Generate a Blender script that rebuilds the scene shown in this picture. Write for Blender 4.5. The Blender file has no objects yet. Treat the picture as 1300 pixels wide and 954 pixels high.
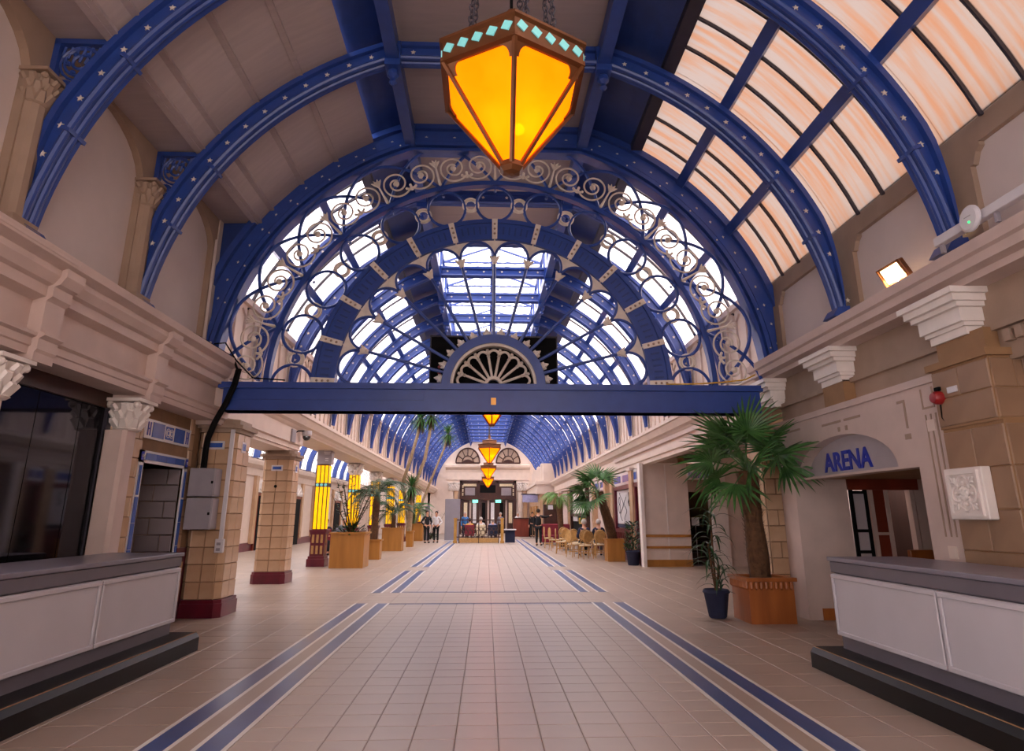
import bpy, bmesh, math, random
from mathutils import Vector, Matrix, Quaternion
random.seed(7)
R_ = math.radians
SC = bpy.context.scene
COL = SC.collection

# ---------------------------------------------------------------- camera
PITCH, YAW = R_(15.332), R_(2.231)
cam_d = bpy.data.cameras.new('camera'); cam = bpy.data.objects.new('camera', cam_d); COL.objects.link(cam)
cam.location = (0, 0, 1.45); cam.rotation_euler = (R_(90) + PITCH, 0, -YAW)
cam_d.sensor_fit = 'HORIZONTAL'; cam_d.sensor_width = 36; cam_d.lens = 817 / 1300 * 36
cam_d.shift_x = 0; cam_d.shift_y = -45 / 1300; cam_d.clip_start = .05; cam_d.clip_end = 300
SC.camera = cam
# ---------------------------------------------------------------- sky: bright thin cloud, warm low on the +X side (sunset)
W = bpy.data.worlds.new('sky'); SC.world = W; W.use_nodes = True
wn, wl = W.node_tree.nodes, W.node_tree.links
wn.clear()
wo = wn.new('ShaderNodeOutputWorld'); wb = wn.new('ShaderNodeBackground'); wl.new(wb.outputs[0], wo.inputs[0])
tc = wn.new('ShaderNodeTexCoord'); sx = wn.new('ShaderNodeSeparateXYZ'); wl.new(tc.outputs['Generated'], sx.inputs[0])
ma = wn.new('ShaderNodeMath'); ma.operation = 'MULTIPLY_ADD'; ma.inputs[1].default_value = -.75   # x - .75 z
wl.new(sx.outputs['Z'], ma.inputs[0]); wl.new(sx.outputs['X'], ma.inputs[2])
wr = wn.new('ShaderNodeValToRGB'); wl.new(ma.outputs[0], wr.inputs[0])
wr.color_ramp.elements[0].position = 0.0; wr.color_ramp.elements[0].color = (1, .93, .95, 1)
wr.color_ramp.elements[1].position = .62; wr.color_ramp.elements[1].color = (1, .76, .62, 1)
cn = wn.new('ShaderNodeTexNoise'); cn.inputs['Scale'].default_value = 2.2; cn.inputs['Detail'].default_value = 4
wl.new(tc.outputs['Generated'], cn.inputs['Vector'])
cm = wn.new('ShaderNodeMapRange'); cm.inputs['To Min'].default_value = .85; cm.inputs['To Max'].default_value = 1.12
wl.new(cn.outputs['Fac'], cm.inputs['Value'])
SKY = 4.8
cs = wn.new('ShaderNodeMath'); cs.operation = 'MULTIPLY'; cs.inputs[1].default_value = SKY; wl.new(cm.outputs[0], cs.inputs[0])
wl.new(wr.outputs[0], wb.inputs[0]); wl.new(cs.outputs[0], wb.inputs[1])
# ---------------------------------------------------------------- exposure
vs = SC.view_settings; vs.view_transform = 'Standard'; vs.look = 'None'; vs.gamma = 1; vs.use_curve_mapping = False
vs.exposure = 0.42
SC.cycles.max_bounces = 10; SC.cycles.diffuse_bounces = 5; SC.cycles.transparent_max_bounces = 16
SC.cycles.sample_clamp_indirect = 6; SC.cycles.caustics_reflective = False; SC.cycles.caustics_refractive = False
SC.cycles.use_denoising = True

# ---------------------------------------------------------------- helpers
def lin(c):
    if isinstance(c, str):
        c = tuple(int(c[i:i + 2], 16) / 255 for i in (0, 2, 4))
    return tuple(x / 12.92 if x <= .04045 else ((x + .055) / 1.055) ** 2.4 for x in c)

MATS = {}
def mat(name, col, rough=.6, var=.10, scale=6., bump=0., metal=0., spec=.5, stretch=None, emit=None, estr=0., coat=0., fine=60., col2=None):
    m = bpy.data.materials.new(name); m.use_nodes = True
    n, l = m.node_tree.nodes, m.node_tree.links
    b = n['Principled BSDF']; c = lin(col)
    t = n.new('ShaderNodeTexCoord'); mp = n.new('ShaderNodeMapping'); l.new(t.outputs['Object'], mp.inputs[0])
    if stretch: mp.inputs['Scale'].default_value = stretch
    no = n.new('ShaderNodeTexNoise'); no.inputs['Scale'].default_value = scale; no.inputs['Detail'].default_value = 5
    l.new(mp.outputs[0], no.inputs['Vector'])
    r = n.new('ShaderNodeValToRGB'); l.new(no.outputs['Fac'], r.inputs[0])
    r.color_ramp.elements[0].position = .32; r.color_ramp.elements[1].position = .68
    c2 = lin(col2) if col2 else tuple(min(1, x * (1 + var)) for x in c)
    r.color_ramp.elements[0].color = (*[x * (1 - var) for x in c], 1); r.color_ramp.elements[1].color = (*c2, 1)
    l.new(r.outputs[0], b.inputs['Base Color'])
    b.inputs['Roughness'].default_value = rough; b.inputs['Metallic'].default_value = metal
    b.inputs['Specular IOR Level'].default_value = spec; b.inputs['Coat Weight'].default_value = coat
    if bump:
        n2 = n.new('ShaderNodeTexNoise'); n2.inputs['Scale'].default_value = fine; l.new(mp.outputs[0], n2.inputs['Vector'])
        bu = n.new('ShaderNodeBump'); bu.inputs['Strength'].default_value = bump; bu.inputs['Distance'].default_value = .01
        l.new(n2.outputs['Fac'], bu.inputs['Height']); l.new(bu.outputs[0], b.inputs['Normal'])
    if emit:
        b.inputs['Emission Color'].default_value = (*lin(emit), 1); b.inputs['Emission Strength'].default_value = estr
    MATS[name] = m
    return m

class MB:
    """collects verts and faces; build() links them as ONE mesh object"""
    def __init__(s): s.v = []; s.f = []; s.smooth = False
    def add(s, vs, fs):
        o = len(s.v); s.v += [tuple(v) for v in vs]; s.f += [tuple(i + o for i in f) for f in fs]; return s
    def box(s, x0, x1, y0, y1, z0, z1):
        return s.add([(x0, y0, z0), (x1, y0, z0), (x1, y1, z0), (x0, y1, z0), (x0, y0, z1), (x1, y0, z1), (x1, y1, z1), (x0, y1, z1)],
                     [(0, 3, 2, 1), (4, 5, 6, 7), (0, 1, 5, 4), (1, 2, 6, 5), (2, 3, 7, 6), (3, 0, 4, 7)])
    def cbox(s, x0, x1, y0, y1, z0, z1, c=.01):
        """box with chamfered edges"""
        bm = bmesh.new(); bmesh.ops.create_cube(bm, size=1)
        for v in bm.verts: v.co = Vector((x0 + (v.co.x + .5) * (x1 - x0), y0 + (v.co.y + .5) * (y1 - y0), z0 + (v.co.z + .5) * (z1 - z0)))
        bmesh.ops.bevel(bm, geom=bm.edges[:], offset=c, segments=1, affect='EDGES')
        return s.bm(bm)
    def bm(s, bm, mx=None):
        bm.verts.index_update()
        s.add([(mx @ v.co if mx else v.co)[:] for v in bm.verts], [[v.index for v in f.verts] for f in bm.faces]); bm.free(); return s
    def prism(s, base, vec):
        n = len(base); base = [Vector(p) for p in base]; vec = Vector(vec)
        return s.add([p[:] for p in base] + [(p + vec)[:] for p in base],
                     [tuple(range(n)), tuple(range(2 * n - 1, n - 1, -1))] + [(i, (i + 1) % n, n + (i + 1) % n, n + i) for i in range(n)])
    def ey(s, prof, y0, y1):
        """(x,z) outline drawn out along Y"""
        return s.prism([(x, y0, z) for x, z in prof], (0, y1 - y0, 0))
    def ex(s, prof, x0, x1):
        return s.prism([(x0, y, z) for y, z in prof], (x1 - x0, 0, 0))
    def ez(s, prof, z0, z1):
        return s.prism([(x, y, z0) for x, y in prof], (0, 0, z1 - z0))
    def tube(s, pts, r, n=6, closed=False, cap=True, flat=None):
        pts = [Vector(p) for p in pts]; N = len(pts)
        rr = r if isinstance(r, (list, tuple)) else [r] * N
        vs = []; T = []
        for i in range(N):
            a = pts[i - 1] if (i or closed) else pts[i]; b = pts[(i + 1) % N] if (i < N - 1 or closed) else pts[i]
            T.append((b - a).normalized() if (b - a).length > 1e-9 else Vector((0, 0, 1)))
        up = Vector((0, 1, 0)) if abs(T[0].y) < .9 else Vector((1, 0, 0))
        nv = (up - T[0] * up.dot(T[0])).normalized()
        for i in range(N):
            nv = nv - T[i] * nv.dot(T[i]); nv.normalize(); bv = T[i].cross(nv)
            for k in range(n):
                a = 2 * math.pi * (k + .5) / n
                e = nv * math.cos(a) * (flat or 1) + bv * math.sin(a)
                vs.append((pts[i] + e * rr[i])[:])
        fs = []
        for i in range(N if closed else N - 1):
            j = (i + 1) % N
            for k in range(n): fs.append((i * n + k, i * n + (k + 1) % n, j * n + (k + 1) % n, j * n + k))
        if cap and not closed: fs += [tuple(range(n)), tuple(range(N * n - 1, (N - 1) * n - 1, -1))]
        return s.add(vs, fs)
    def lathe(s, prof, c=(0, 0, 0), n=16, a0=0, axis='z', sq=None):
        """(r,h) profile turned about an axis; n=4 with a0=45deg gives square sections"""
        vs = []; N = len(prof)
        for r, h in prof:
            for k in range(n):
                a = a0 + 2 * math.pi * k / n; x, y = r * math.cos(a), r * math.sin(a)
                p = (x, y, h) if axis == 'z' else ((x, h, y) if axis == 'y' else (h, x, y))
                vs.append((p[0] + c[0], p[1] + c[1], p[2] + c[2]))
        fs = [(i * n + k, i * n + (k + 1) % n, (i + 1) * n + (k + 1) % n, (i + 1) * n + k) for i in range(N - 1) for k in range(n)]
        fs += [tuple(range(n - 1, -1, -1)), tuple(range((N - 1) * n, N * n))]
        return s.add(vs, fs)
    def ball(s, c, r, n=8, sc=(1, 1, 1)):
        m = max(4, n // 2 + 1)
        prof = [(max(1e-4, math.sin(math.pi * i / m)), -math.cos(math.pi * i / m)) for i in range(m + 1)]
        t = MB().lathe(prof, n=n)
        return s.add([(c[0] + v[0] * r * sc[0], c[1] + v[1] * r * sc[1], c[2] + v[2] * r * sc[2]) for v in t.v], t.f)
    def torus(s, c, R, r, n=24, m=6, ax='y', a0=0., a1=None):
        full = a1 is None
        N = n if full else n + 1
        pts = []
        for i in range(N):
            a = 2 * math.pi * i / n if full else a0 + (a1 - a0) * i / n
            u, w = R * math.cos(a), R * math.sin(a)
            pts.append((c[0] + u, c[1], c[2] + w) if ax == 'y' else ((c[0] + u, c[1] + w, c[2]) if ax == 'z' else (c[0], c[1] + u, c[2] + w)))
        return s.tube(pts, r, m, closed=full)
    def xf(s, mx):
        s.v = [(mx @ Vector(v))[:] for v in s.v]; return s
    def merge(s, o, mx=None):
        return s.add([(mx @ Vector(v))[:] for v in o.v] if mx else o.v, o.f)
    def mesh(s, name, m, off=(0, 0, 0), recalc=True):
        me = bpy.data.meshes.new(name)
        me.from_pydata([(v[0] - off[0], v[1] - off[1], v[2] - off[2]) for v in s.v], [], s.f)
        if recalc:
            bm = bmesh.new(); bm.from_mesh(me); bmesh.ops.recalc_face_normals(bm, faces=bm.faces); bm.to_mesh(me); bm.free()
        me.materials.append(MATS[m] if isinstance(m, str) else m)
        if s.smooth:
            me.polygons.foreach_set('use_smooth', [True] * len(me.polygons))
            try: me.set_sharp_from_angle(angle=R_(40))
            except Exception: pass
        return me
    def build(s, name, m, parent=None, smooth=False):
        """world-coordinate mesh; under a parent it is stored relative to the thing's root"""
        s.smooth = smooth
        o = bpy.data.objects.new(name, s.mesh(name, m, wloc(parent)))
        COL.objects.link(o); o.parent = parent
        return o
def wloc(p):
    v = Vector((0, 0, 0))
    while p is not None: v += p.location; p = p.parent
    return v
def tag(o, label=None, cat=None, group=None, kind=None):
    if label: o['label'] = label
    if cat: o['category'] = cat
    if group: o['group'] = group
    if kind: o['kind'] = kind
    return o
def thing(name, label, cat, loc, group=None):
    o = bpy.data.objects.new(name, None); COL.objects.link(o); o.location = loc; o.empty_display_size = .1
    return tag(o, label, cat, group)
def struct(name, loc=(0, 0, 0), label=None, cat=None):
    o = bpy.data.objects.new(name, None); COL.objects.link(o); o.location = loc; o['kind'] = 'structure'
    return tag(o, label, cat)
def inst(name, me, parent, loc, rot=None, scale=None):
    """one more piece that shares mesh data, loc relative to parent"""
    o = bpy.data.objects.new(name, me); COL.objects.link(o); o.parent = parent; o.location = loc
    if rot is not None: o.rotation_euler = rot
    if scale is not None: o.scale = scale
    return o
def copy_tree(o, parent=None):
    c = o.copy(); COL.objects.link(c); c.parent = parent
    for ch in list(o.children): copy_tree(ch, c)
    return c

# ---------------------------------------------------------------- materials
mat('cream', 'c8b3aa', .55, .06, 3, .05)
mat('cream_pale', 'dac8bb', .5, .05, 3, .05)
mat('plaster', 'd0c3be', .7, .04, 2, .08)
mat('tan', '9f8876', .6, .08, 3, .1)
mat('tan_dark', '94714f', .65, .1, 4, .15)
mat('board', 'b0a29f', .6, .05, 2, .06, stretch=(1, 8, 1))
mat('blue', '2a4690', .34, .10, 5, .04, spec=.5)
mat('blue_deep', '213a78', .45, .10, 5, .05)
mat('white_paint', 'e6ddd6', .5, .06, 4, .08)
mat('iron_cream', 'ddd1c4', .5, .10, 9, .08)
mat('dark_iron', '37323c', .5, .1, 9)
mat('black', '050505', .85, .2, 5, spec=.2)
mat('black_gloss', '080607', .45, .2, 5, spec=.25)
mat('tile_wall', 'bd9a78', .25, .08, 2.5, .02, spec=.5, col2='c8a788')
mat('tile_brown', '8f7058', .4, .10, 2.5, .03, spec=.4, col2='9a7a60')
mat('tile_grey', '8a8084', .35, .08, 2.5, .03)
mat('grout', '86694f', .8, .1, 8)
mat('maroon', '5a1528', .28, .15, 4, .02, col2='6b1b2e')
mat('tile_blue', '3658a8', .25, .12, 6)
mat('tile_white', 'd9d8dc', .25, .05, 6)
mat('floor_tile', 'a8978b', .36, .07, 1.2, .02, spec=.5)
mat('floor_edge', 'a08d7e', .38, .08, 1.0, .02, spec=.5)
mat('floor_grout', '81736a', .6, .1, 4)
mat('floor_blue', '2e4579', .3, .12, 3)
mat('floor_white', 'd8d2cc', .32, .06, 3)
mat('grey_panel', '8b8790', .5, .05, 3)
mat('counter_grey', '625d66', .42, .06, 3, .02)
mat('counter_top', '77737f', .3, .05, 3)
mat('counter_white', 'bdb8bd', .42, .04, 2)
mat('wood_orange', '9a5528', .4, .18, 5, .05, stretch=(1, 1, .15), col2='ad6530')
mat('wood_gold', 'a8702c', .4, .15, 5, .05, stretch=(1, 1, .15), col2='b67d36')
mat('wood_dark', '3d2118', .35, .2, 5, .05, stretch=(1, 1, .15))
mat('wood_red', '7b3322', .35, .15, 5, .05, stretch=(1, 1, .15))
mat('brass', 'b98d4a', .3, .1, 6, metal=.7)
mat('copper', '6d4224', .35, .15, 8, metal=.5)
mat('turquoise', '7fd0d0', .3, .05, 6, emit='7fd0d0', estr=.25)
mat('leaf', '2f5a2c', .45, .25, 6, .05, col2='4f7f3e')
mat('leaf_dark', '1d3a20', .45, .25, 6, .05, col2='31552e')
mat('leaf_light', '5f8c3a', .45, .2, 6, .05)
mat('trunk', '5a3d26', .9, .3, 14, .6, fine=40)
mat('trunk_pale', '9a8568', .85, .2, 14, .4, fine=40)
mat('soil', '2a1d15', .9, .2, 10, .4)
mat('skin', 'c99478', .5, .05, 6)
mat('red_paint', '8e1c1e', .35, .1, 6)
mat('plastic_white', 'd5d2d6', .4, .03, 6)
mat('plastic_grey', '99939a', .45, .04, 6)
mat('rattan', 'b98f55', .5, .15, 12, .2)
mat('glass_dark', '0d0c10', .06, .2, 2, spec=.8)
mat('mirror_pane', '3a3a42', .05, .1, 2, metal=.85)
mat('sign_blue', '2b3aa8', .4, .1, 8)
mat('led_green', '2ad06a', .4, .02, 6, emit='30e070', estr=2.)
mat('led_cyan', '6fd8c8', .4, .02, 6, emit='7fe8d0', estr=1.2)
def cloth(name, c): return mat(name, c, .85, .12, 12, .1)
for nm, c in dict(cloth_black='15151a', cloth_navy='1d2440', cloth_blue='2f6fae', cloth_white='d5d3d6', cloth_yellow='d8a83a', cloth_red='7a1e2c', cloth_grey='6f6f7c', cloth_lilac='9a9ac0', hair_grey='b9b2ac', hair_dark='2a201b', upholstery='7d2433', cushion='d9c9a8').items(): cloth(nm, c)

def glass_mat(name, tint_a, tint_b, scale, stretch, tfac=.5):
    """obscured roof glass: part clear, part scattering, streaked along the slope with dirt and painted glow"""
    m = bpy.data.materials.new(name); m.use_nodes = True; n, l = m.node_tree.nodes, m.node_tree.links; n.clear()
    o = n.new('ShaderNodeOutputMaterial'); mx = n.new('ShaderNodeMixShader'); tr = n.new('ShaderNodeBsdfTransparent'); tl = n.new('ShaderNodeBsdfTranslucent')
    t = n.new('ShaderNodeTexCoord'); mp = n.new('ShaderNodeMapping'); mp.inputs['Scale'].default_value = stretch; l.new(t.outputs['Generated'], mp.inputs[0])
    oi = n.new('ShaderNodeObjectInfo'); ad = n.new('ShaderNodeVectorMath'); ad.operation = 'ADD'; sc = n.new('ShaderNodeVectorMath'); sc.operation = 'SCALE'; sc.inputs['Scale'].default_value = 1
    sc.inputs[0].default_value = (17, 31, 53); l.new(oi.outputs['Random'], sc.inputs['Scale']); l.new(mp.outputs[0], ad.inputs[0]); l.new(sc.outputs[0], ad.inputs[1])
    no = n.new('ShaderNodeTexNoise'); no.inputs['Scale'].default_value = scale; no.inputs['Detail'].default_value = 5; l.new(ad.outputs[0], no.inputs['Vector'])
    r = n.new('ShaderNodeValToRGB'); l.new(no.outputs['Fac'], r.inputs[0])
    r.color_ramp.elements[0].position = .36; r.color_ramp.elements[1].position = .60
    r.color_ramp.elements[0].color = (*tint_a, 1); r.color_ramp.elements[1].color = (*tint_b, 1)
    for s in (tr, tl): l.new(r.outputs[0], s.inputs['Color'])
    mx.inputs[0].default_value = tfac; l.new(tr.outputs[0], mx.inputs[1]); l.new(tl.outputs[0], mx.inputs[2]); l.new(mx.outputs[0], o.inputs[0])
    MATS[name] = m
glass_mat('roof_glass', (.365, .268, .213), (.345, .318, .305), 2.2, (.35, 3., .35), .55)  # peach of the sunset sky put into the streak tint
glass_mat('clear_glass', (.70, .66, .66), (.92, .90, .90), 2.2, (.35, 3., .35), .4)
glass_mat('far_glass', (.88, .86, .86), (.95, .95, .95), 3., (1, 1, 1), .3)
def lamp_glass(name, col, estr):
    m = bpy.data.materials.new(name); m.use_nodes = True; n, l = m.node_tree.nodes, m.node_tree.links
    b = n['Principled BSDF']; b.inputs['Base Color'].default_value = (*lin(col), 1); b.inputs['Roughness'].default_value = .25
    t = n.new('ShaderNodeTexCoord'); no = n.new('ShaderNodeTexNoise'); no.inputs['Scale'].default_value = 3; l.new(t.outputs['Object'], no.inputs['Vector'])
    mr = n.new('ShaderNodeMapRange'); mr.inputs['To Min'].default_value = estr * .85; mr.inputs['To Max'].default_value = estr * 1.15; l.new(no.outputs['Fac'], mr.inputs['Value'])
    b.inputs['Emission Color'].default_value = (*lin(col), 1); l.new(mr.outputs[0], b.inputs['Emission Strength'])
    MATS[name] = m
lamp_glass('column_glow', 'f2b000', .9)
glass_mat('aisle_glass', (.42, .41, .41), (.5, .49, .48), 3., (1, 1, 1), .3)
mat('bulb_hot', 'fff2c0', .4, .01, 3, emit='ffe9a0', estr=14)
mat('flood_hot', 'ffe8b8', .4, .01, 3, emit='ffe0a0', estr=9)
# ================================================================ FLOOR
X0 = .12                        # hall axis
RZ = 3.5                        # height of the arch centres
RIBS = [3.72, 5.88, 8.05, 10.3] + [10.3 + 2.15 * k for k in range(1, 23)]
END = 58.
floor = struct('floor')
MB().box(-11, 9.5, -3, 62, -.12, -.004).build('slab', 'floor_grout', floor)
TP = 3.5 / 12
fx0 = .1 - 1.75
def tile_mesh(w, d, m, g=.003):
    t = MB(); a, b = w / 2 - g, d / 2 - g; e = .004
    t.add([(-a, -b, -.004), (a, -b, -.004), (a, b, -.004), (-a, b, -.004), (-a + e, -b + e, 0), (a - e, -b + e, 0), (a - e, b - e, 0), (-a + e, b - e, 0)],
          [(4, 5, 6, 7), (0, 1, 5, 4), (1, 2, 6, 5), (2, 3, 7, 6), (3, 0, 4, 7)])
    return t
tm = tile_mesh(TP, TP, None).mesh('tile', 'floor_tile')
rows = 0; rest = MB()
for j in range(0, 180):
    y = 4.62 + (j + .5) * TP
    if 11.80 < y < 13.72 or y > 44: continue
    for i in range(12):
        x = fx0 + (i + .5) * TP
        if rows < 300: inst('tile', tm, floor, (x, y, 0)); rows += 1
        else: rest.merge(tile_mesh(TP, TP, None), Matrix.Translation((x, y, 0)))
for j in range(12):
    y = 4.62 - (j + .5) * TP
    for i in range(12): rest.merge(tile_mesh(TP, TP, None), Matrix.Translation((fx0 + (i + .5) * TP, y, 0)))
tag(rest.build('distant_floor_tiles', 'floor_tile', floor), kind='stuff')
side = MB(); SP = .45
def side_field(x0, x1, y0, y1):
    nx = max(1, round((x1 - x0) / SP)); ny = max(1, round((y1 - y0) / SP)); w, d = (x1 - x0) / nx, (y1 - y0) / ny
    for i in range(nx):
        for j in range(ny): side.merge(tile_mesh(w, d, None, .0012), Matrix.Translation((x0 + (i + .5) * w, y0 + (j + .5) * d, 0)))
side_field(-11, .1 - 2.35, -1, 44); side_field(.1 + 2.35, 9.4, -1, 44); side_field(.1 - 2.35, .1 + 2.35, 44, 58); side_field(.1 - 1.75, .1 + 1.75, 12.0, 13.62)
for x0, x1 in ((.1 - 2.35, .1 - 1.75), (.1 + 1.75, .1 + 2.35)): side_field(x0, x1, 12.0, 13.6); side_field(x0, x1, 18.95, 20.35)
tag(side.build('side_floor_tiles', 'floor_edge', floor), kind='stuff')
def strip(x0, x1, y0, y1, m, nm): MB().box(x0, x1, y0, y1, -.004, .0015).build(nm, m, floor)
for y0, y1 in ((-1, 12.0), (13.6, 18.95), (20.35, 44)):
    for s in (-1, 1):
        def bx(a, b, m, nm):
            u, v = .1 + s * a, .1 + s * b; strip(min(u, v), max(u, v), y0, y1, m, nm)
        bx(2.35, 2.315, 'floor_white', 'white_border'); bx(2.315, 2.155, 'floor_blue', 'blue_border'); bx(2.155, 2.12, 'floor_white', 'white_border')
        bx(2.12, 1.98, 'floor_edge', 'beige_border'); bx(1.98, 1.945, 'floor_white', 'white_border'); bx(1.945, 1.785, 'floor_blue', 'blue_border'); bx(1.785, 1.75, 'floor_white', 'white_border')
for y in (11.80, 11.93, 13.64, 13.77):
    strip(.1 - 1.75, .1 + 1.75, y, y + .035, 'floor_blue', 'blue_border')

# ================================================================ LEFT WALL, near part (shop fronts)
wall_left = struct('wall_left')
UL = -4.55                       # plane of the upper wall
upper = MB()
def arch_bay(mb, y0, y1, x, dx, zs, rise, ztop, z0, side=1, n=14):
    """spandrel above a blind arch between two pilasters, and its reveal"""
    c, a = (y0 + y1) / 2, (y1 - y0) / 2
    cur = [(c - a * math.cos(math.pi * k / n), zs + rise * math.sin(math.pi * k / n)) for k in range(n + 1)]
    for (ya, za), (yb, zb) in zip(cur, cur[1:]):
        mb.add([(x, ya, za), (x, yb, zb), (x, yb, ztop), (x, ya, ztop)], [(0, 1, 2, 3)])
        mb.add([(x, ya, za), (x, yb, zb), (x + dx, yb, zb), (x + dx, ya, za)], [(0, 1, 2, 3)])
    for yy in (y0, y1): mb.add([(x, yy, z0), (x, yy, zs), (x + dx, yy, zs), (x + dx, yy, z0)], [(0, 1, 2, 3)])
MB().box(UL - .25, UL - .09, -1, 11.2, 3.6, 6.5).build('upper_wall', 'plaster', wall_left)
PW = .30
for y0, y1 in zip([.1, 2.0] + RIBS[:4], [2.0] + RIBS[:4]):
    pass
pil = [-.6, 1.56, 3.72, 5.88, 8.05, 10.3]
for ya, yb in zip(pil, pil[1:]):
    m = MB(); arch_bay(m, ya + PW / 2 - .16, yb - PW / 2 - .10, UL, -.09, 5.62, .62, 6.5, 3.9)
    m.build('blind_arch', 'tan', wall_left)
for y in pil: MB().box(UL - .10, UL - .001, y - .27, y + .0, 3.9, 6.45).build('arch_pier', 'tan', wall_left)
MB().box(UL - .12, UL + .02, 10.14, 10.34, 3.9, 6.4).build('corner_pier', 'plaster', wall_left)
def corinthian(r, h, c, n=9, leafmat=None):
    """bell, two rings of curled leaves, corner scrolls and abacus"""
    mb = MB(); mb.lathe([(r * .8, 0), (r * .95, h * .05), (r * .8, h * .1), (r * .82, h * .5), (r * 1.05, h * .86)], c, 12)
    for row, (z0, hh, rr) in enumerate(((.05, .34, .84), (.27, .36, .90), (.48, .36, .97))):
        for k in range(n):
            a = 2 * math.pi * (k + .5 * row) / n; d = Vector((math.cos(a), math.sin(a), 0)); t = Vector((-math.sin(a), math.cos(a), 0)); w = r * .27
            P = lambda u, o, z: (Vector(c) + d * (r * o) + t * u + Vector((0, 0, h * z)))
            pts = [P(-w, rr, z0), P(w, rr, z0), P(-w * 1.15, rr + .08, z0 + hh * .6), P(w * 1.15, rr + .08, z0 + hh * .6), P(-w * .8, rr + .30, z0 + hh), P(w * .8, rr + .30, z0 + hh), P(-w * .5, rr + .42, z0 + hh * .82), P(w * .5, rr + .42, z0 + hh * .82)]
            mb.add([p[:] for p in pts], [(0, 1, 3, 2), (2, 3, 5, 4), (4, 5, 7, 6), (0, 2, 4, 6), (1, 7, 5, 3), (0, 6, 7, 1)])
    for k in range(4):
        a = math.pi / 4 + k * math.pi / 2; d = Vector((math.cos(a), math.sin(a), 0))
        p = Vector(c) + d * r * 1.3 + Vector((0, 0, h * .8)); mb.ball(p[:], r * .26, 8)
    mb.box(c[0] - r * 1.25, c[0] + r * 1.25, c[1] - r * 1.25, c[1] + r * 1.25, c[2] + h * .9, c[2] + h)
    return mb
for y in pil[1:-1]:
    m = MB(); yy = y - .13
    m.ez([(UL + .12 * math.cos(a), yy + .12 * math.sin(a)) for a in [math.pi * (k / 6 - .5) for k in range(7)]] + [(UL - .02, yy + .12), (UL - .02, yy - .12)], 4.0, 5.38)
    p = m.build('pilaster', 'tan', wall_left)
    q = MB().box(UL - .02, UL + .19, yy - .19, yy + .19, 3.98, 4.10); q.box(UL - .02, UL + .17, yy - .17, yy + .17, 4.10, 4.16); q.build('pilaster_base', 'tan', wall_left)
    corinthian(.135, .36, (UL + .02, yy, 5.38)).build('pilaster_capital', 'tan', wall_left)
m = MB().ey([(UL - .1, 4.0), (UL + .04, 4.0), (UL + .04, 5.9), (UL, 5.9)], 10.08, 10.13); m.build('corner_strip', 'plaster', wall_left)

# entablature with breaks above the columns
ent = [(-4.75, 2.90), (-4.25, 2.90), (-4.25, 2.97), (-4.23, 2.98), (-4.23, 3.05), (-4.19, 3.07), (-4.19, 3.10), (-4.30, 3.12), (-4.30, 3.42), (-4.18, 3.46), (-4.18, 3.56), (-4.13, 3.58), (-4.08, 3.66), (-4.08, 3.72), (-3.98, 3.76), (-3.96, 3.84), (-4.02, 3.86), (-4.10, 3.92), (-4.42, 4.0), (-4.75, 4.0)]
brk = [(-4.75, 2.84), (-4.19, 2.84), (-4.19, 2.92), (-4.17, 2.95), (-4.17, 3.05), (-4.12, 3.08), (-4.12, 3.10), (-4.17, 3.12), (-4.17, 3.42), (-4.12, 3.46), (-4.12, 3.56), (-4.07, 3.58), (-4.02, 3.66), (-4.02, 3.74), (-4.75, 3.74)]
MB().ey(ent, -1, 10.5).build('entablature', 'cream', wall_left)
for y in (1.6, 3.75, 5.93, 8.08, 10.22):
    MB().ey(brk, y, y + .28).build('entablature_break', 'cream', wall_left)
m = MB()
m.tube([(-4.0, -1, 3.80), (-4.0, 6.0, 3.80), (-3.99, 6.02, 3.79)], .035, 8); m.build('cornice_pipe', 'cream', wall_left)
# lower wall: shop window bay, column, tiled wall with doorway
MB().box(-4.9, -4.62, -1, 10.2, 0, .95).build('window_dado', 'maroon', wall_left)
MB().box(-4.9, -4.60, -1, 8.0, 2.72, 2.92).build('window_head', 'wood_dark', wall_left)
win1 = struct('window_1')
for k, (a, b) in enumerate(((4.35, 5.5), (5.95, 6.78), (6.78, 7.50), (7.50, 7.98))):
    MB().box(-4.66, -4.645, a + .006, b - .006, .95, 2.74).build('pane', 'mirror_pane', win1)
MB().box(-4.9, -4.8, 4.2, 8.0, .95, 2.74).build('backing', 'black', win1)
MB().box(-4.70, -4.60, 7.96, 8.06, .9, 2.74).build('window_frame', 'dark_iron', win1)
def shop_column(y, nm='engaged_column'):
    m = MB().ez([(-4.62, y - .16), (-4.40, y - .16), (-4.36, y - .12), (-4.36, y + .08), (-4.40, y + .12), (-4.62, y + .12)], .0, 2.46)
    m.build('column_shaft', 'cream', wall_left)
    corinthian(.175, .38, (-4.42, y - .02, 2.46)).build('column_capital', 'white_paint', wall_left)
shop_column(5.82); shop_column(8.12)
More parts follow.
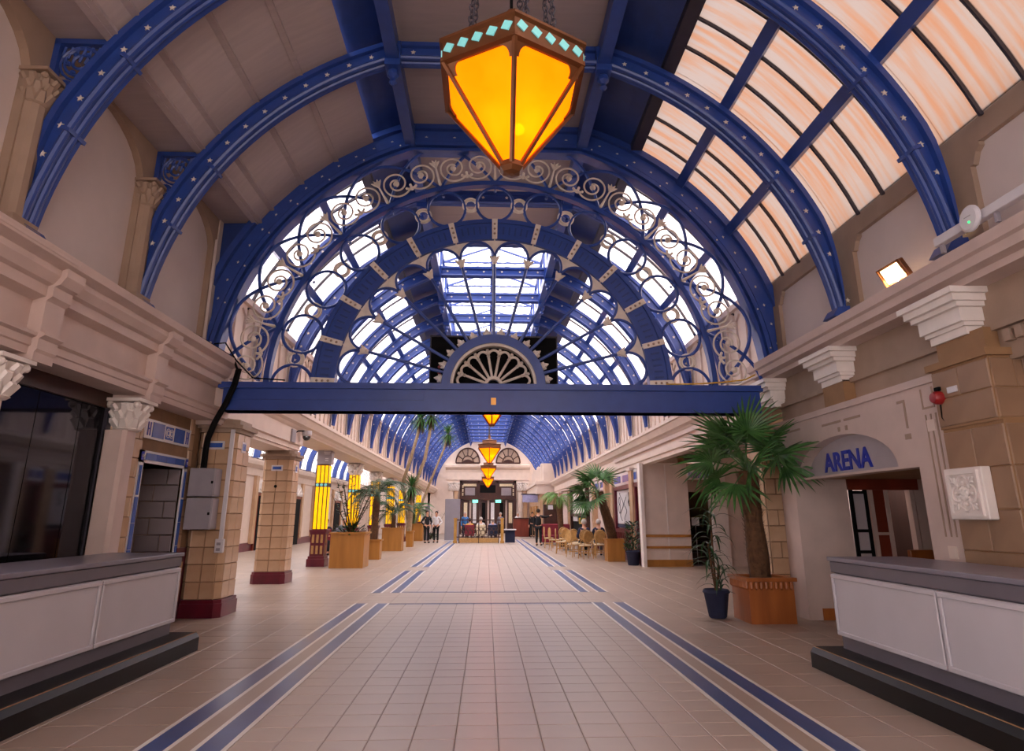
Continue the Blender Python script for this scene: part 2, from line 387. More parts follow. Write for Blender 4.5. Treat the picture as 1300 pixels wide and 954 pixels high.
# ---- tiles: one shared mesh per size, laid in courses
def lay_tiles(parent, axis, plane, u0, u1, z0, z1, tw, th, m, face=1, holes=(), nm='tile', t=.012, shift=True):
    """courses of tiles on a plane; axis 'x' = plane at x, u runs along y; axis 'y' = plane at y, u along x"""
    nz = max(1, round((z1 - z0) / th)); th = (z1 - z0) / nz; cache = {}
    for j in range(nz):
        za, zb = z0 + j * th, z0 + (j + 1) * th; u = u0 - (tw / 2 if (shift and j % 2) else 0)
        while u < u1 - .01:
            a, b = max(u, u0), min(u + tw, u1); u += tw
            segs = [(a, b)]
            for (h0, h1, hz0, hz1) in holes:
                if zb > hz0 + .02 and za < hz1 - .02:
                    s2 = []
                    for (p, q) in segs:
                        if q <= h0 or p >= h1: s2.append((p, q)); continue
                        if p < h0: s2.append((p, h0))
                        if q > h1: s2.append((h1, q))
                    segs = s2
            for (p, q) in segs:
                w = q - p
                if w < .02: continue
                key = (round(w, 3), round(th, 3))
                if key not in cache:
                    tb = MB(); g = .004; hw, hh = w / 2 - g, th / 2 - g; e = .006
                    vs = [(0, -hw, -hh), (0, hw, -hh), (0, hw, hh), (0, -hw, hh), (t, -hw + e, -hh + e), (t, hw - e, -hh + e), (t, hw - e, hh - e), (t, -hw + e, hh - e)]
                    if axis == 'y': vs = [(v[1], v[0], v[2]) for v in vs]
                    if face < 0: vs = [(-v[0], v[1], v[2]) if axis == 'x' else (v[0], -v[1], v[2]) for v in vs]
                    tb.add(vs, [(4, 5, 6, 7), (0, 1, 5, 4), (1, 2, 6, 5), (2, 3, 7, 6), (3, 0, 4, 7)])
                    cache[key] = tb.mesh(nm, m)
                c = (p + q) / 2; zc = (za + zb) / 2
                inst(nm, cache[key], parent, (plane, c, zc) if axis == 'x' else (c, plane, zc))
DY0, DY1, DZ = 8.84, 10.02, 2.14      # doorway in the tiled wall
tw = MB(); tw.box(-4.9, -4.56, 8.24, DY0, 0, 2.92); tw.box(-4.9, -4.56, DY1, 10.45, 0, 2.92); tw.box(-4.9, -4.56, DY0, DY1, DZ, 2.92)
tw.build('tile_backing', 'grout', wall_left); MB().box(-4.95, -4.585, 10.46, 11.0, 0, 2.95).build('pier_infill', 'tan', wall_left)
lay_tiles(wall_left, 'x', -4.56, 8.24, 10.25, .95, 2.92, .42, .245, 'tile_wall', 1, holes=((8.76, 10.10, 0, 2.30), (8.74, 10.08, 2.46, 2.72)))
MB().box(-4.56, -4.52, 10.10, 10.40, 0, 1.0).build('dado', 'maroon', wall_left)
MB().box(-4.52, -4.505, 10.20, 10.30, .25, .80).build('dado_inlay', 'tile_wall', wall_left)
# door surround of blue and white tiles
def blue_frame(parent):
    w = MB(); w.box(-4.57, -4.54, DY0 - .13, DY0, 0, 2.30); w.box(-4.57, -4.54, DY1, DY1 + .11, 0, 2.30); w.box(-4.57, -4.54, DY0 - .13, DY1 + .11, DZ, 2.30)
    w.build('door_surround', 'tile_white', parent)
    def b(y0, y1, z0, z1): MB().box(-4.54, -4.53, y0, y1, z0, z1).build('blue_tile', 'tile_blue', parent)
    for ya, yb in ((DY0 - .105, DY0 - .025), (DY1 + .02, DY1 + .09)):
        for k in range(5): b(ya, yb, .05 + k * .33, .05 + k * .33 + .325)
        b(ya + .012, ya + .030, 1.72, DZ - .04); b(yb - .03, yb - .012, 1.72, DZ - .04)
    for k in range(4):
        a = DY0 + .03 + k * (DY1 - DY0 - .06) / 4; b(a, a + (DY1 - DY0 - .06) / 4 - .006, DZ + .04, 2.27)
    for yc in (DY0 - .065, DY1 + .055):
        m = MB(); m.box(-4.54, -4.528, yc - .03, yc + .03, DZ + .03, 2.28); m.build('corner_tile', 'sign_blue', parent)
        m = MB(); m.torus((-4.527, yc, DZ + .085), .018, .005, 12, 4, 'x'); m.build('corner_motif', 'tile_white', parent)
door1 = struct('door_1'); blue_frame(door1)
m = MB(); m.box(-6.2, -4.57, DY1, DY1 + .1, 0, 2.2); m.build('reveal', 'grout', door1)
lay_tiles(door1, 'y', DY1, -6.2, -4.58, 0, DZ, .36, .24, 'tile_grey', -1)
MB().box(-6.2, -4.57, DY0 - .1, DY0, 0, 2.2).build('reveal', 'tile_grey', door1)
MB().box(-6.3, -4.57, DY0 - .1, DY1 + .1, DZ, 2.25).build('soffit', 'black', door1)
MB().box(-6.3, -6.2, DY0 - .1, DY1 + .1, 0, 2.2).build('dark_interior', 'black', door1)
MB().tube([(-5.6, DY0 + .25, .4), (-5.6, DY0 + .25, 1.6)], .015, 6).build('grab_rail', 'brass', door1)
# plaque of tiles above the door
pl = struct('trim_1'); MB().box(-4.57, -4.535, 8.74, 10.08, 2.46, 2.72).build('plaque_ground', 'tile_white', pl)
for (a, b) in ((8.93, 9.25), (9.57, 9.87)): MB().box(-4.535, -4.525, a, b, 2.49, 2.69).build('blue_tile', 'tile_blue', pl)
for a in (8.80, 9.94):
    m = MB(); 
    for q in (0, .06): m.box(-4.535, -4.527, a + q, a + q + .018, 2.50, 2.68)
    m.box(-4.535, -4.527, a, a + .078, 2.58, 2.60); m.build('end_motif', 'sign_blue', pl)
m = MB(); m.box(-4.535, -4.528, 9.30, 9.52, 2.50, 2.68); m.build('centre_tile', 'tile_blue', pl)
m = MB()
for yc in (9.36, 9.46):
    m.torus((-4.526, yc, 2.59), .035, .008, 14, 4, 'x')
    m.torus((-4.526, yc, 2.59), .062, .005, 14, 4, 'x')
m.build('centre_motif', 'tile_white', pl)

# ---- tiled octagonal pillars of the left arcade
def oct_poly(cx, cy, hx, hy, c): return [(cx - hx + c, cy - hy), (cx + hx - c, cy - hy), (cx + hx, cy - hy + c), (cx + hx, cy + hy - c), (cx + hx - c, cy + hy), (cx - hx + c, cy + hy), (cx - hx, cy + hy - c), (cx - hx, cy - hy + c)]
def tiled_pillar(cx, cy, hx, hy, label, group=None):
    t = thing('tiled_pillar', label, 'pillar', (cx, cy, 0), group)
    MB().ez(oct_poly(cx, cy, hx - .015, hy - .015, .09), .25, 2.80).build('core', 'grout', t)
    m = MB(); m.ez(oct_poly(cx, cy, hx + .04, hy + .04, .09), 0, .20); m.ez(oct_poly(cx, cy, hx + .025, hy + .025, .09), .20, .25); m.build('base', 'maroon', t)
    m = MB(); m.ez(oct_poly(cx, cy, hx + .03, hy + .03, .09), 2.74, 2.80); m.ez(oct_poly(cx, cy, hx + .08, hy + .08, .09), 2.80, 2.86); m.ez(oct_poly(cx, cy, hx, hy, .09), 2.86, 2.95); m.build('cap', 'tan', t)
    P = oct_poly(0, 0, hx, hy, .09); n = 10; H = 2.49 / n; tiles = {}
    for i in range(8):
        a, b = Vector(P[i]).to_3d(), Vector(P[(i + 1) % 8]).to_3d(); d = b - a; L = d.length; nv = Vector((d.y, -d.x, 0)).normalized()
        ang = math.atan2(d.y, d.x)
        k = 1 if L < .3 else 2; w = L / k; key = round(w, 3)
        if key not in tiles:
            hw, hh, e = w / 2 - .004, H / 2 - .004, .006
            tb = MB().add([(-hw, 0, -hh), (hw, 0, -hh), (hw, 0, hh), (-hw, 0, hh), (-hw + e, -.014, -hh + e), (hw - e, -.014, -hh + e), (hw - e, -.014, hh - e), (-hw + e, -.014, hh - e)], [(4, 5, 6, 7), (0, 1, 5, 4), (1, 2, 6, 5), (2, 3, 7, 6), (3, 0, 4, 7)])
            tiles[key] = tb.mesh('tile', 'tile_wall')
        for j in range(n):
            for q in range(k):
                c = a + d * ((q + .5) / k) - nv * .014
                inst('tile', tiles[key], t, (c.x, c.y, .25 + H * (j + .5)), (0, 0, ang))
    # little blue plaque near the top of the aisle faces
    m = MB()
    for sx in (1,): m.box(cx + hx - .01, cx + hx + .008, cy - .09, cy + .09, 2.45, 2.62)
    m.box(cx - .13, cx + .13, cy - hy - .008, cy - hy + .01, 2.47, 2.60); m.build('plaque', 'tile_white', t)
    m = MB(); m.box(cx + hx + .006, cx + hx + .012, cy - .06, cy - .01, 2.48, 2.59); m.box(cx + hx + .006, cx + hx + .012, cy + .01, cy + .06, 2.48, 2.59)
    m.box(cx - .10, cx + .10, cy - hy - .012, cy - hy - .006, 2.50, 2.57); m.build('plaque_motif', 'tile_blue', t)
    return t
tiled_pillar(-4.27, 10.78, .30, .36, 'cream tiled octagonal pillar with maroon foot, carrying a white conduit, under the blue beam')
p2 = tiled_pillar(-4.86, 15.75, .34, .34, 'cream tiled octagonal pillar standing alone between black board and first lit column')
MB().lathe([(.035, 0), (.035, .02)], (-4.86, 15.40, 2.12), 12, axis='y').build('vent_hole', 'black', p2)
# cornice and frieze running on along both sides of the far hall
def far_ent(s, y0, y1, parent, low=True):
    def X(d): return X0 + s * d
    prof = ([(4.95, 3.0), (4.72, 3.0), (4.72, 3.1), (4.66, 3.12), (4.66, 3.45)] if low else [(4.95, 3.42), (4.68, 3.42), (4.66, 3.45)]) + [(4.62, 3.48), (4.58, 3.52), (4.50, 3.56), (4.42, 3.70), (4.38, 3.72), (4.38, 3.80), (4.55, 3.88), (4.95, 3.92)]
    MB().ey([(X(a), z) for a, z in prof], y0, y1).build('entablature', 'cream_pale', parent)
wall_left_far = struct('wall_left.001'); wall_left_far.name = 'wall_left_far'
far_ent(-1, 10.5, 16.2, wall_left_far); far_ent(-1, 16.2, END, wall_left_far, False)

# ================================================================ RIGHT WALL, near part
wall_right = struct('wall_right')
UR = 4.85
MB().box(UR + .09, UR + .25, -1, 10.6, 3.6, 5.32).build('parapet', 'tan', wall_right)
rb = [-.6, 1.56] + RIBS[:4]
for ya, yb in zip(rb, rb[1:]):
    m = MB(); y0, y1 = ya + .08, yb - .10
    # raised rail and stiles round a sunk panel with notched upper corners
    m.box(UR, UR + .1, y0 - .08, y0 + .16, 3.95, 5.32); m.box(UR, UR + .1, y1 - .16, y1 + .10, 3.95, 5.32); m.box(UR, UR + .1, y0 + .16, y1 - .16, 5.05, 5.32); m.box(UR, UR + .1, y0 + .16, y1 - .16, 3.95, 4.06)
    for yy, s in ((y0 + .16, 1), (y1 - .16, -1)):
        m.prism([(UR, yy, 5.05), (UR, yy + s * .16, 5.05), (UR, yy + s * .16, 5.01), (UR, yy + s * .10, 4.97), (UR, yy + s * .04, 4.86), (UR, yy, 4.86)], (.1, 0, 0))
    m.build('panel_frame', 'tan', wall_right)
    MB().box(UR + .06, UR + .1, y0 + .16, y1 - .16, 4.06, 5.05).build('panel', 'plaster', wall_right)
cor = [(5.1, 3.62), (4.62, 3.62), (4.60, 3.68), (4.50, 3.70), (4.48, 3.78), (4.44, 3.80), (4.42, 3.90), (4.46, 3.92), (4.70, 3.99), (5.1, 4.0)]
MB().ey(cor, -1, 10.6).build('cornice', 'cream', wall_right)
MB().box(4.86, 5.1, -1, 10.6, 2.86, 3.62).build('frieze', 'tan', wall_right)
MB().box(4.80, 4.88, -1, 10.6, 3.16, 3.22).build('frieze_moulding', 'tan', wall_right)
m = MB()
for k in range(24):
    y = 2.3 + k * .14; m.box(4.80, 4.87, y, y + .08, 3.02, 3.13)
tag(m.build('dentils', 'tan', wall_right), kind='stuff')
def plain_cap(yc, hw):
    m = MB()
    for d, z0, z1, w in ((.03, 3.18, 3.26, .00), (.06, 3.26, 3.30, .03), (.10, 3.30, 3.44, .05), (.15, 3.44, 3.49, .09), (.20, 3.49, 3.56, .12), (.24, 3.56, 3.62, .16)):
        m.box(4.72 - d, 4.87, yc - hw - w, yc + hw + w, z0, z1)
    m.build('pilaster_cap', 'white_paint', wall_right)
for yc in (6.15, 8.45, 10.5): plain_cap(yc, .26)
# portal front, with doorway and arched fanlight
door2 = struct('door_2')
PX = 4.70
PA, PB, PZ = 6.93, 9.87, 1.97
AC, AW, AS, AR = 8.49, 1.20, 2.00, .50
MB().box(PX, PX + .2, 9.87, 10.35, 0, 2.86).build('door_jamb', 'cream', door2)
MB().box(PX, PX + .2, 6.42, 6.93, 0, 2.86).build('door_jamb', 'cream', door2)
m = MB(); n = 20
cur = [(AC - AW * math.cos(math.pi * k / n), AS + AR * math.sin(math.pi * k / n)) for k in range(n + 1)]
for (ya, za), (yb, zb) in zip(cur, cur[1:]):
    m.add([(PX, ya, za), (PX, yb, zb), (PX, yb, 2.86), (PX, ya, 2.86)], [(0, 1, 2, 3)])
    m.add([(PX, ya, za), (PX, yb, zb), (PX + .22, yb, zb), (PX + .22, ya, za)], [(0, 1, 2, 3)])
m.box(PX, PX + .2, PA, AC - AW, PZ, 2.86); m.box(PX, PX + .2, AC + AW, PB, PZ, 2.86); m.box(PX, PX + .2, AC - AW, AC + AW, PZ, AS)
m.build('arch_surround', 'cream', door2)
MB().ex([(y, z + .0) for y, z in cur], PX + .16, PX + .17).build('fanlight_pane', mat('fanlight', 'b9b0b4', .08, .05, 3, spec=.7), door2)
MB().box(PX - .03, PX + .1, 6.40, 10.38, 2.82, 2.90).build('door_cornice', 'cream', door2)
# fluted strip and incised marks
m = MB()
for a, b, z0, z1 in ((6.52, 6.54, 1.25, 2.5), (6.60, 6.62, 1.25, 2.5), (6.68, 6.70, 1.25, 2.5), (6.52, 6.72, 2.56, 2.58), (6.52, 6.54, 2.58, 2.78), (6.70, 6.72, 2.58, 2.78), (6.52, 6.54, 0, .95), (6.60, 6.62, 0, .95), (6.68, 6.70, 0, .95)): m.box(PX - .006, PX + .01, a, b, z0, z1)
m.build('fluting', 'tan', door2)
m = MB()
for z in (2.38, 1.10): m.box(PX - .012, PX + .01, 6.56, 6.68, z - .06, z + .06)
m.build('boss_block', 'cream_pale', door2)
m = MB()
for a, b in ((7.9, 8.28), (8.36, 8.85)): m.box(PX - .008, PX + .01, a, b, 2.66, 2.69)
for a in (8.22, 8.40): m.box(PX - .008, PX + .01, a, a + .05, 2.54, 2.60)
m.box(PX - .008, PX + .01, 7.0, 7.03, 2.4, 2.72); m.box(PX - .008, PX + .01, 7.03, 7.14, 2.69, 2.72); m.box(PX - .008, PX + .01, 6.98, 7.08, 2.28, 2.34)
m.box(PX - .008, PX + .01, 9.5, 10.2, 2.70, 2.73); m.build('incised_lines', 'tan', door2)
# lobby behind the portal
MB().box(PX + .2, 5.50, PB, PB + .15, 0, 2.1).build('lobby_wall', 'cream', door2)
MB().box(PX + .2, 5.50, PB - .012, PB, 0, .16).build('lobby_skirting', 'wood_orange', door2)
MB().box(6.55, 8.2, PB, PB + .15, 0, 2.1).build('lobby_wall', 'cream', door2)
MB().box(5.50, 6.55, PB, PB + .15, 1.84, 2.1).build('door_head', 'wood_red', door2)
MB().box(5.50, 6.60, PB - .03, PB, 1.84, 2.0).build('door_head', 'wood_red', door2)
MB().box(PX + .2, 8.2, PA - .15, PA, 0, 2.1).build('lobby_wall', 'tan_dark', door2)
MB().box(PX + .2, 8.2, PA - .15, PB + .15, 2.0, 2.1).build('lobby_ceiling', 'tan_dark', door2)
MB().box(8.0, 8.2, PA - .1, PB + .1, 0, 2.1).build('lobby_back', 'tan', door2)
MB().box(5.4, 6.7, PB + 1.6, PB + 1.7, 0, 2.1).build('inner_dark', 'black', door2); MB().box(5.3, 5.4, PB + .15, PB + 1.7, 0, 2.1).build('inner_side', 'wood_dark', door2); MB().box(6.65, 6.75, PB + .15, PB + 1.7, 0, 2.1).build('inner_side', 'wood_dark', door2)
m = MB()
for x in (5.50, 5.72): m.box(x, x + .05, PB - .06, PB - .02, 0, 1.84)
for z in (.02, .55, .92, 1.22, 1.78): m.box(5.55, 5.72, PB - .06, PB - .02, z, z + .045)
lf = m.build('door_leaf', 'black', door2)
MB().box(5.55, 5.72, PB - .045, PB - .035, .05, 1.8).build('glass', 'fanlight', lf)
for x in (5.82, 6.06, 6.46): MB().box(x, x + .06, PB - .02, PB + .1, 0, 1.84).build('door_post', 'cream', door2)
o = MB().box(5.88, 6.06, PB, PB + .05, 0, 1.84).build('door_leaf', 'wood_red', door2)
for z in (.58, 1.18): MB().box(5.88, 6.06, PB - .015, PB, z, z + .04).build('rail', 'cream', o)
MB().cbox(6.15, 6.5, PB - .3, PB - .22, .80, .98, .01).build('notice_block', 'wood_orange', door2)
MB().cbox(5.22, 5.34, PB - .014, PB, .52, .62, .004).build('socket', 'plastic_grey', door2)
MB().lathe([(.05, 0), (.05, .01)], (5.5, 7.35, 1.992), 14).build('downlight', 'flood_hot', door2)
# brown tiled pier beside the portal
m = MB(); m.box(4.66, 5.1, 5.62, 6.41, 0, 2.30); m.box(4.64, 5.1, 5.64, 6.41, 2.30, 2.90); m.box(4.60, 5.1, 5.60, 6.45, 2.90, 2.97); m.box(4.72, 5.1, 5.72, 6.38, 2.97, 3.2)
m.build('pier', 'tan_dark', wall_right)
lay_tiles(wall_right, 'x', 4.66, 5.62, 6.41, 0, 2.27, .80, .38, 'tile_brown', -1)
lay_tiles(wall_right, 'y', 5.62, 4.67, 5.1, 0, 2.27, .9, .38, 'tile_brown', -1)
lay_tiles(wall_right, 'x', 4.64, 5.64, 6.41, 2.32, 2.88, .8, .28, 'tile_brown', -1)
lay_tiles(wall_right, 'y', 5.64, 4.65, 5.1, 2.32, 2.88, .45, .28, 'tile_brown', -1)
m = MB(); m.box(4.95, 5.2, -1, 5.62, 0, 2.86); m.build('lower_wall', 'tan', wall_right)
m = MB(); m.box(4.88, 4.96, 3.0, 4.9, 2.30, 2.44); m.box(4.84, 4.96, 2.95, 4.95, 2.44, 2.52); m.box(4.90, 4.96, 4.7, 4.9, 0, 2.3); m.build('window_hood', 'tan', wall_right)
# pilasters behind the middle cap and past the portal
MB().box(4.70, 5.0, 8.19, 8.71, 2.90, 3.2).build('pilaster', 'tan_dark', wall_right)
MB().box(4.70, 5.1, 10.38, 11.0, 0, 3.2).build('pier', 'grout', wall_right)
lay_tiles(wall_right, 'y', 10.38, 4.45, 5.1, .1, 3.0, .33, .24, 'tile_wall', -1)
MB().box(4.45, 4.72, 10.40, 11.0, 0, 3.2).build('pier', 'grout', wall_right)
lay_tiles(wall_right, 'x', 4.45, 10.40, 11.0, .1, 3.0, .30, .24, 'tile_wall', -1)
wall_right_far = struct('wall_right_far')
far_ent(1, 10.6, END, wall_right_far)

# ================================================================ CEILING
ceil = struct('ceiling')
RO = 5.03                        # inside of the roof skin
def rp(deg, r=RO): return (X0 + r * math.cos(R_(deg)), RZ + r * math.sin(R_(deg)))
A1 = math.degrees(math.acos(1.5 / 4.55))
FLZ = RZ + RO * math.sin(R_(A1))
ribs_near = [-.6, 1.56] + RIBS[:4]
# left slope, boarded
RBD = 4.93
facet = [(UL - .28, 6.28), (-3.98, 6.30), rp(145, RBD), rp(141.5, RBD), rp(133.4, RBD), rp(125, RBD), rp(116.4, RBD)]
bays = list(zip(ribs_near, ribs_near[1:]))
for (ya, yb) in bays:
    for (xa, za), (xb, zb) in zip(facet, facet[1:]):
        d = Vector((xb - xa, 0, zb - za)); nv = Vector((-d.z, 0, d.x)).normalized() * .03
        MB().ey([(xa, za), (xb, zb), (xb + nv.x, zb + nv.z), (xa + nv.x, za + nv.z)], ya, yb).build('ceiling_board', 'board', ceil)
    for (x, z) in facet[1:-1]:
        MB().ey([(x - .04, z - .05), (x + .04, z - .035), (x + .03, z + .02), (x - .05, z + .02)], ya + .05, yb - .05).build('batten', 'board', ceil)
# flat strip between the two long beams (boarded as far as the bay behind the screen)
for ya, yb in bays + [(10.3, 12.45), (12.45, 14.6)]:
    MB().box(X0 - 1.62, X0 + 1.62, ya, yb, FLZ, FLZ + .05).build('flat_ceiling', 'board', ceil)
def slope_panel(s, a0, a1, y0, y1, m, nm, k=1):
    for i in range(k):
        b0, b1 = a0 + (a1 - a0) * i / k, a0 + (a1 - a0) * (i + 1) / k
        p, q = rp(b0), rp(b1); 
        if s < 0: p, q = (2 * X0 - p[0], p[1]), (2 * X0 - q[0], q[1])
        d = Vector((q[0] - p[0], 0, q[1] - p[1])); nv = Vector((d.z, 0, -d.x)).normalized() * (.03 * s)
        MB().ey([p, q, (q[0] + nv.x, q[1] + nv.z), (p[0] + nv.x, p[1] + nv.z)], y0, y1).build(nm, m, ceil)
GB0, GB1 = 20.5, 59.5            # glazed from wall to panel edge (degrees)
for (ya, yb) in bays + [(10.3 + 2.15 * k, 12.45 + 2.15 * k) for k in range(0, 22)]:
    slope_panel(1, 60.5, A1 + 1, ya, yb, 'blue_deep', 'blue_panel', 3 if ya < 10 else 1)
    slope_panel(-1, 60.5 if ya > 9 else 63.6, A1 + 1, ya, yb, 'blue_deep', 'blue_panel', 3 if ya < 10 else 1)
    for s in (-1, 1):
        if s < 0 and ya < 9: continue
        x, z = rp(60); x = X0 + s * (x - X0)
        MB().ey([(x - .10, z - .06), (x + .10, z - .06), (x + .10, z + .06), (x - .10, z + .06)], ya, yb).build('gutter_edge', 'dark_iron', ceil)
# long beams that the ribs meet, with a pendant at each crossing
for s in (-1, 1):
    x = X0 + s * 1.53
    m = MB(); m.box(x - .06, x + .06, -1, END, 7.86, 8.2); m.box(x - .09, x + .09, -1, END, 7.80, 7.88); m.build('long_beam', 'blue', ceil)
# glazing: purlins, bars, panes
PUR = [34.3, 48.3]
BAND = [(GB0, PUR[0]), (PUR[0], PUR[1]), (PUR[1], GB1)]
def arc_sheet(s, a0, a1, y0, y1, n=4, r=RO + .02, t=.008):
    mb = MB(); A = [a0 + (a1 - a0) * k / n for k in range(n + 1)]
    pin = [rp(a, r) for a in A]; pout = [rp(a, r + t) for a in A][::-1]
    return mb.ey([(X0 + s * (x - X0), z) for x, z in pin + pout], y0, y1)
def arc_bar(s, a0, a1, y, w, d, n=4, r=RO - .02):
    return arc_sheet(s, a0, a1, y - w / 2, y + w / 2, n, r, d)
cache = {}
def put(nm, key, maker, m, y, ref):
    if key not in cache: cache[key] = maker().mesh(nm, m, (0, ref, 0))
    inst(nm, cache[key], ceil, (0, y, 0))
far_glass = MB(); far_bar = MB(); far_pur = MB()
pane_count = 0
NP = 4
allb = bays + [(10.3 + 2.15 * k, 12.45 + 2.15 * k) for k in range(0, 22)]
for bi, (ya, yb) in enumerate(allb):
    L = yb - ya; w = L / NP; ind = yb > 3 and ya < 21
    for s in (1, -1):
        if s < 0 and ya < 9: continue
        for b, (a0, a1) in enumerate(BAND):
            for k in range(NP):
                if ind:
                    put('pane', ('p', s, b, round(w, 3), ya < 10), lambda: arc_sheet(s, a0 + .3, a1 - .3, 0, w, 4), 'roof_glass' if s > 0 and ya < 10 else 'clear_glass', ya + k * w, 0); pane_count += 1
                else: far_glass.merge(arc_sheet(s, a0, a1, ya + k * w, ya + (k + 1) * w, 3))
        for k in range(1, NP):
            if ind: put('glazing_bar', ('b', s, ya < 10), lambda: arc_bar(s, GB0, GB1, 0, .028 if ya < 10 else .055, .05, 12), 'dark_iron', ya + k * w, 0)
            else: far_bar.merge(arc_bar(s, GB0, GB1, ya + k * w, .045, .03, 6, RO))
        for a in PUR:
            x, z = rp(a, RO - .03); x = X0 + s * (x - X0); c = math.cos(R_(a)); sn = math.sin(R_(a))
            def pur(y0, y1):
                e = Vector((s * c, 0, sn)); t = Vector((-s * sn, 0, c)); o = Vector((x, 0, z))
                P = [o - t * .08 - e * .10, o + t * .08 - e * .10, o + t * .08 + e * .06, o - t * .08 + e * .06]
                return MB().ey([(p.x, p.z) for p in P], y0, y1)
            if ind: put('purlin', ('u', s, a, round(L, 3)), lambda: pur(0, L), 'blue', ya, 0)
            else: far_pur.merge(pur(ya, yb))
tag(far_glass.build('distant_panes', 'far_glass', ceil), kind='stuff')
tag(far_bar.build('distant_glazing_bars', 'dark_iron', ceil), kind='stuff')
far_pur.build('distant_purlins', 'blue', ceil)
# raised lantern over the far hall
LZ = FLZ + .9; LR = FLZ + 1.45
for s in (-1, 1):
    MB().box(X0 + s * 1.53 - .04, X0 + s * 1.53 + .04, 14.6, END, LZ - .1, LZ).build('lantern_plate', 'blue', ceil)
m = MB()
for k in range(0, 41):
    y = 14.6 + k * 1.075
    for s in (-1, 1): m.box(X0 + s * 1.53 - .03, X0 + s * 1.53 + .03, y - .03, y + .03, 8.15, LZ)
m.build('lantern_posts', 'blue', ceil)
m = MB()
for k in range(0, 21):
    y = 14.6 + k * 2.15
    for s in (-1, 1): m.tube([(X0 + s * 1.53, y, LZ), (X0, y, LR)], .04, 4)
    m.tube([(X0 - 1.5, y, LZ), (X0 + 1.5, y, LZ)], .03, 4)
m.build('lantern_truss', 'blue', ceil)
MB().box(X0 - .05, X0 + .05, 14.6, END, LR - .08, LR + .04).build('lantern_ridge', 'blue', ceil)
m = MB(); g = MB()
for s in (-1, 1):
    g.add([(X0 + s * 1.6, 14.6, LZ), (X0, 14.6, LR), (X0, END, LR), (X0 + s * 1.6, END, LZ)], [(0, 1, 2, 3)])
    g.add([(X0 + s * 1.57, 14.6, 8.1), (X0 + s * 1.57, END, 8.1), (X0 + s * 1.57, END, LZ), (X0 + s * 1.57, 14.6, LZ)], [(0, 1, 2, 3)])
    for k in range(100):
        y = 14.6 + k * .43; m.tube([(X0 + s * 1.58, y, LZ + .03), (X0, y, LR + .02)], .024, 4)
tag(g.build('lantern_panes', 'far_glass', ceil), kind='stuff'); tag(m.build('lantern_glazing_bars', 'dark_iron', ceil), kind='stuff')
MB().box(X0 - 1.6, X0 + 1.6, 14.55, 14.62, FLZ, LR).build('lantern_end', 'blue_deep', ceil)

# ================================================================ UNSEEN END behind the viewer, invented: walls dim the foreground, glazing lets in fill
wf_ = struct('wall_front')
MB().box(-5.2, 5.4, -3.2, -3.0, 3.0, 4.2).build('unseen_end_wall', 'cream', wf_)
MB().box(-5.2, -2.6, -3.2, -3.0, 4.2, 8.6).build('unseen_end_wall', 'cream', wf_); MB().box(2.8, 5.4, -3.2, -3.0, 4.2, 8.6).build('unseen_end_wall', 'cream', wf_); MB().box(-2.6, 2.8, -3.2, -3.0, 6.6, 8.6).build('unseen_end_wall', 'cream', wf_); MB().box(-2.6, 2.8, -3.13, -3.08, 4.2, 6.6).build('unseen_fill_glazing', 'far_glass', wf_)
for x0, x1 in ((-5.2, -3.0), (-.3, .5), (3.2, 5.4)): MB().box(x0, x1, -3.2, -3.0, 0, 3.0).build('unseen_end_pier', 'cream', wf_)
for x0, x1 in ((-3.0, -.3), (.5, 3.2)): MB().box(x0, x1, -3.13, -3.08, .03, 2.97).build('unseen_fill_glazing', 'far_glass', wf_)
MB().box(-5.2, -4.55, -3.2, -1, 0, 6.5).build('unseen_end_side', 'cream', wf_); MB().box(4.85, 5.4, -3.2, -1, 0, 5.4).build('unseen_end_side', 'cream', wf_)
MB().box(-5.2, 5.4, -3.2, -.6, 8.28, 8.4).build('unseen_end_ceiling', 'board', wf_)
for s in (-1, 1):
    p, q = rp(19), rp(70); MB().ey([(X0 + s * (p[0] - X0) * 1.04, 5.2), (X0 + s * 4.2, 7.1), (X0 + s * 1.4, 8.3), (X0 + s * 1.4, 8.4), (X0 + s * 4.4, 7.2), (X0 + s * (p[0] - X0) * 1.08, 5.2)], -3.2, -.6).build('unseen_end_slope', 'board', wf_)
# ================================================================ ARCHED RIBS
RI = 4.60
def rib_section(mb, r0, r1, hy, a_foot=6.2, taper=True, yo=0., z_foot=4.0):
    """one rectangular member swept round the arch: curved to the long beams, straight between them"""
    A = [a_foot + (A1 - a_foot) * k / 26 for k in range(27)]
    def rad(a):
        t = min(1, max(.0, (a - a_foot) / 16)) if taper else 1
        f = .15 + .85 * t
        return (RI + (r0 - RI) * f, RI + (r1 - RI) * f)
    st = []
    for s, seq in ((-1, A), (1, A[::-1])):
        for a in seq:
            ra, rb = rad(a); st.append(((s * ra * math.cos(R_(a)), ra * math.sin(R_(a))), (s * rb * math.cos(R_(a)), rb * math.sin(R_(a)))))
    vs = []
    for (p, q) in st:
        vs += [(X0 + p[0], yo - hy, RZ + p[1]), (X0 + q[0], yo - hy, RZ + q[1]), (X0 + q[0], yo + hy, RZ + q[1]), (X0 + p[0], yo + hy, RZ + p[1])]
    fs = [(0, 1, 2, 3), tuple(len(vs) - 4 + k for k in (3, 2, 1, 0))]
    for i in range(len(st) - 1):
        for k in range(4): fs.append((4 * i + k, 4 * i + (k + 1) % 4, 4 * i + 4 + (k + 1) % 4, 4 * i + 4 + k))
    return mb.add(vs, fs)
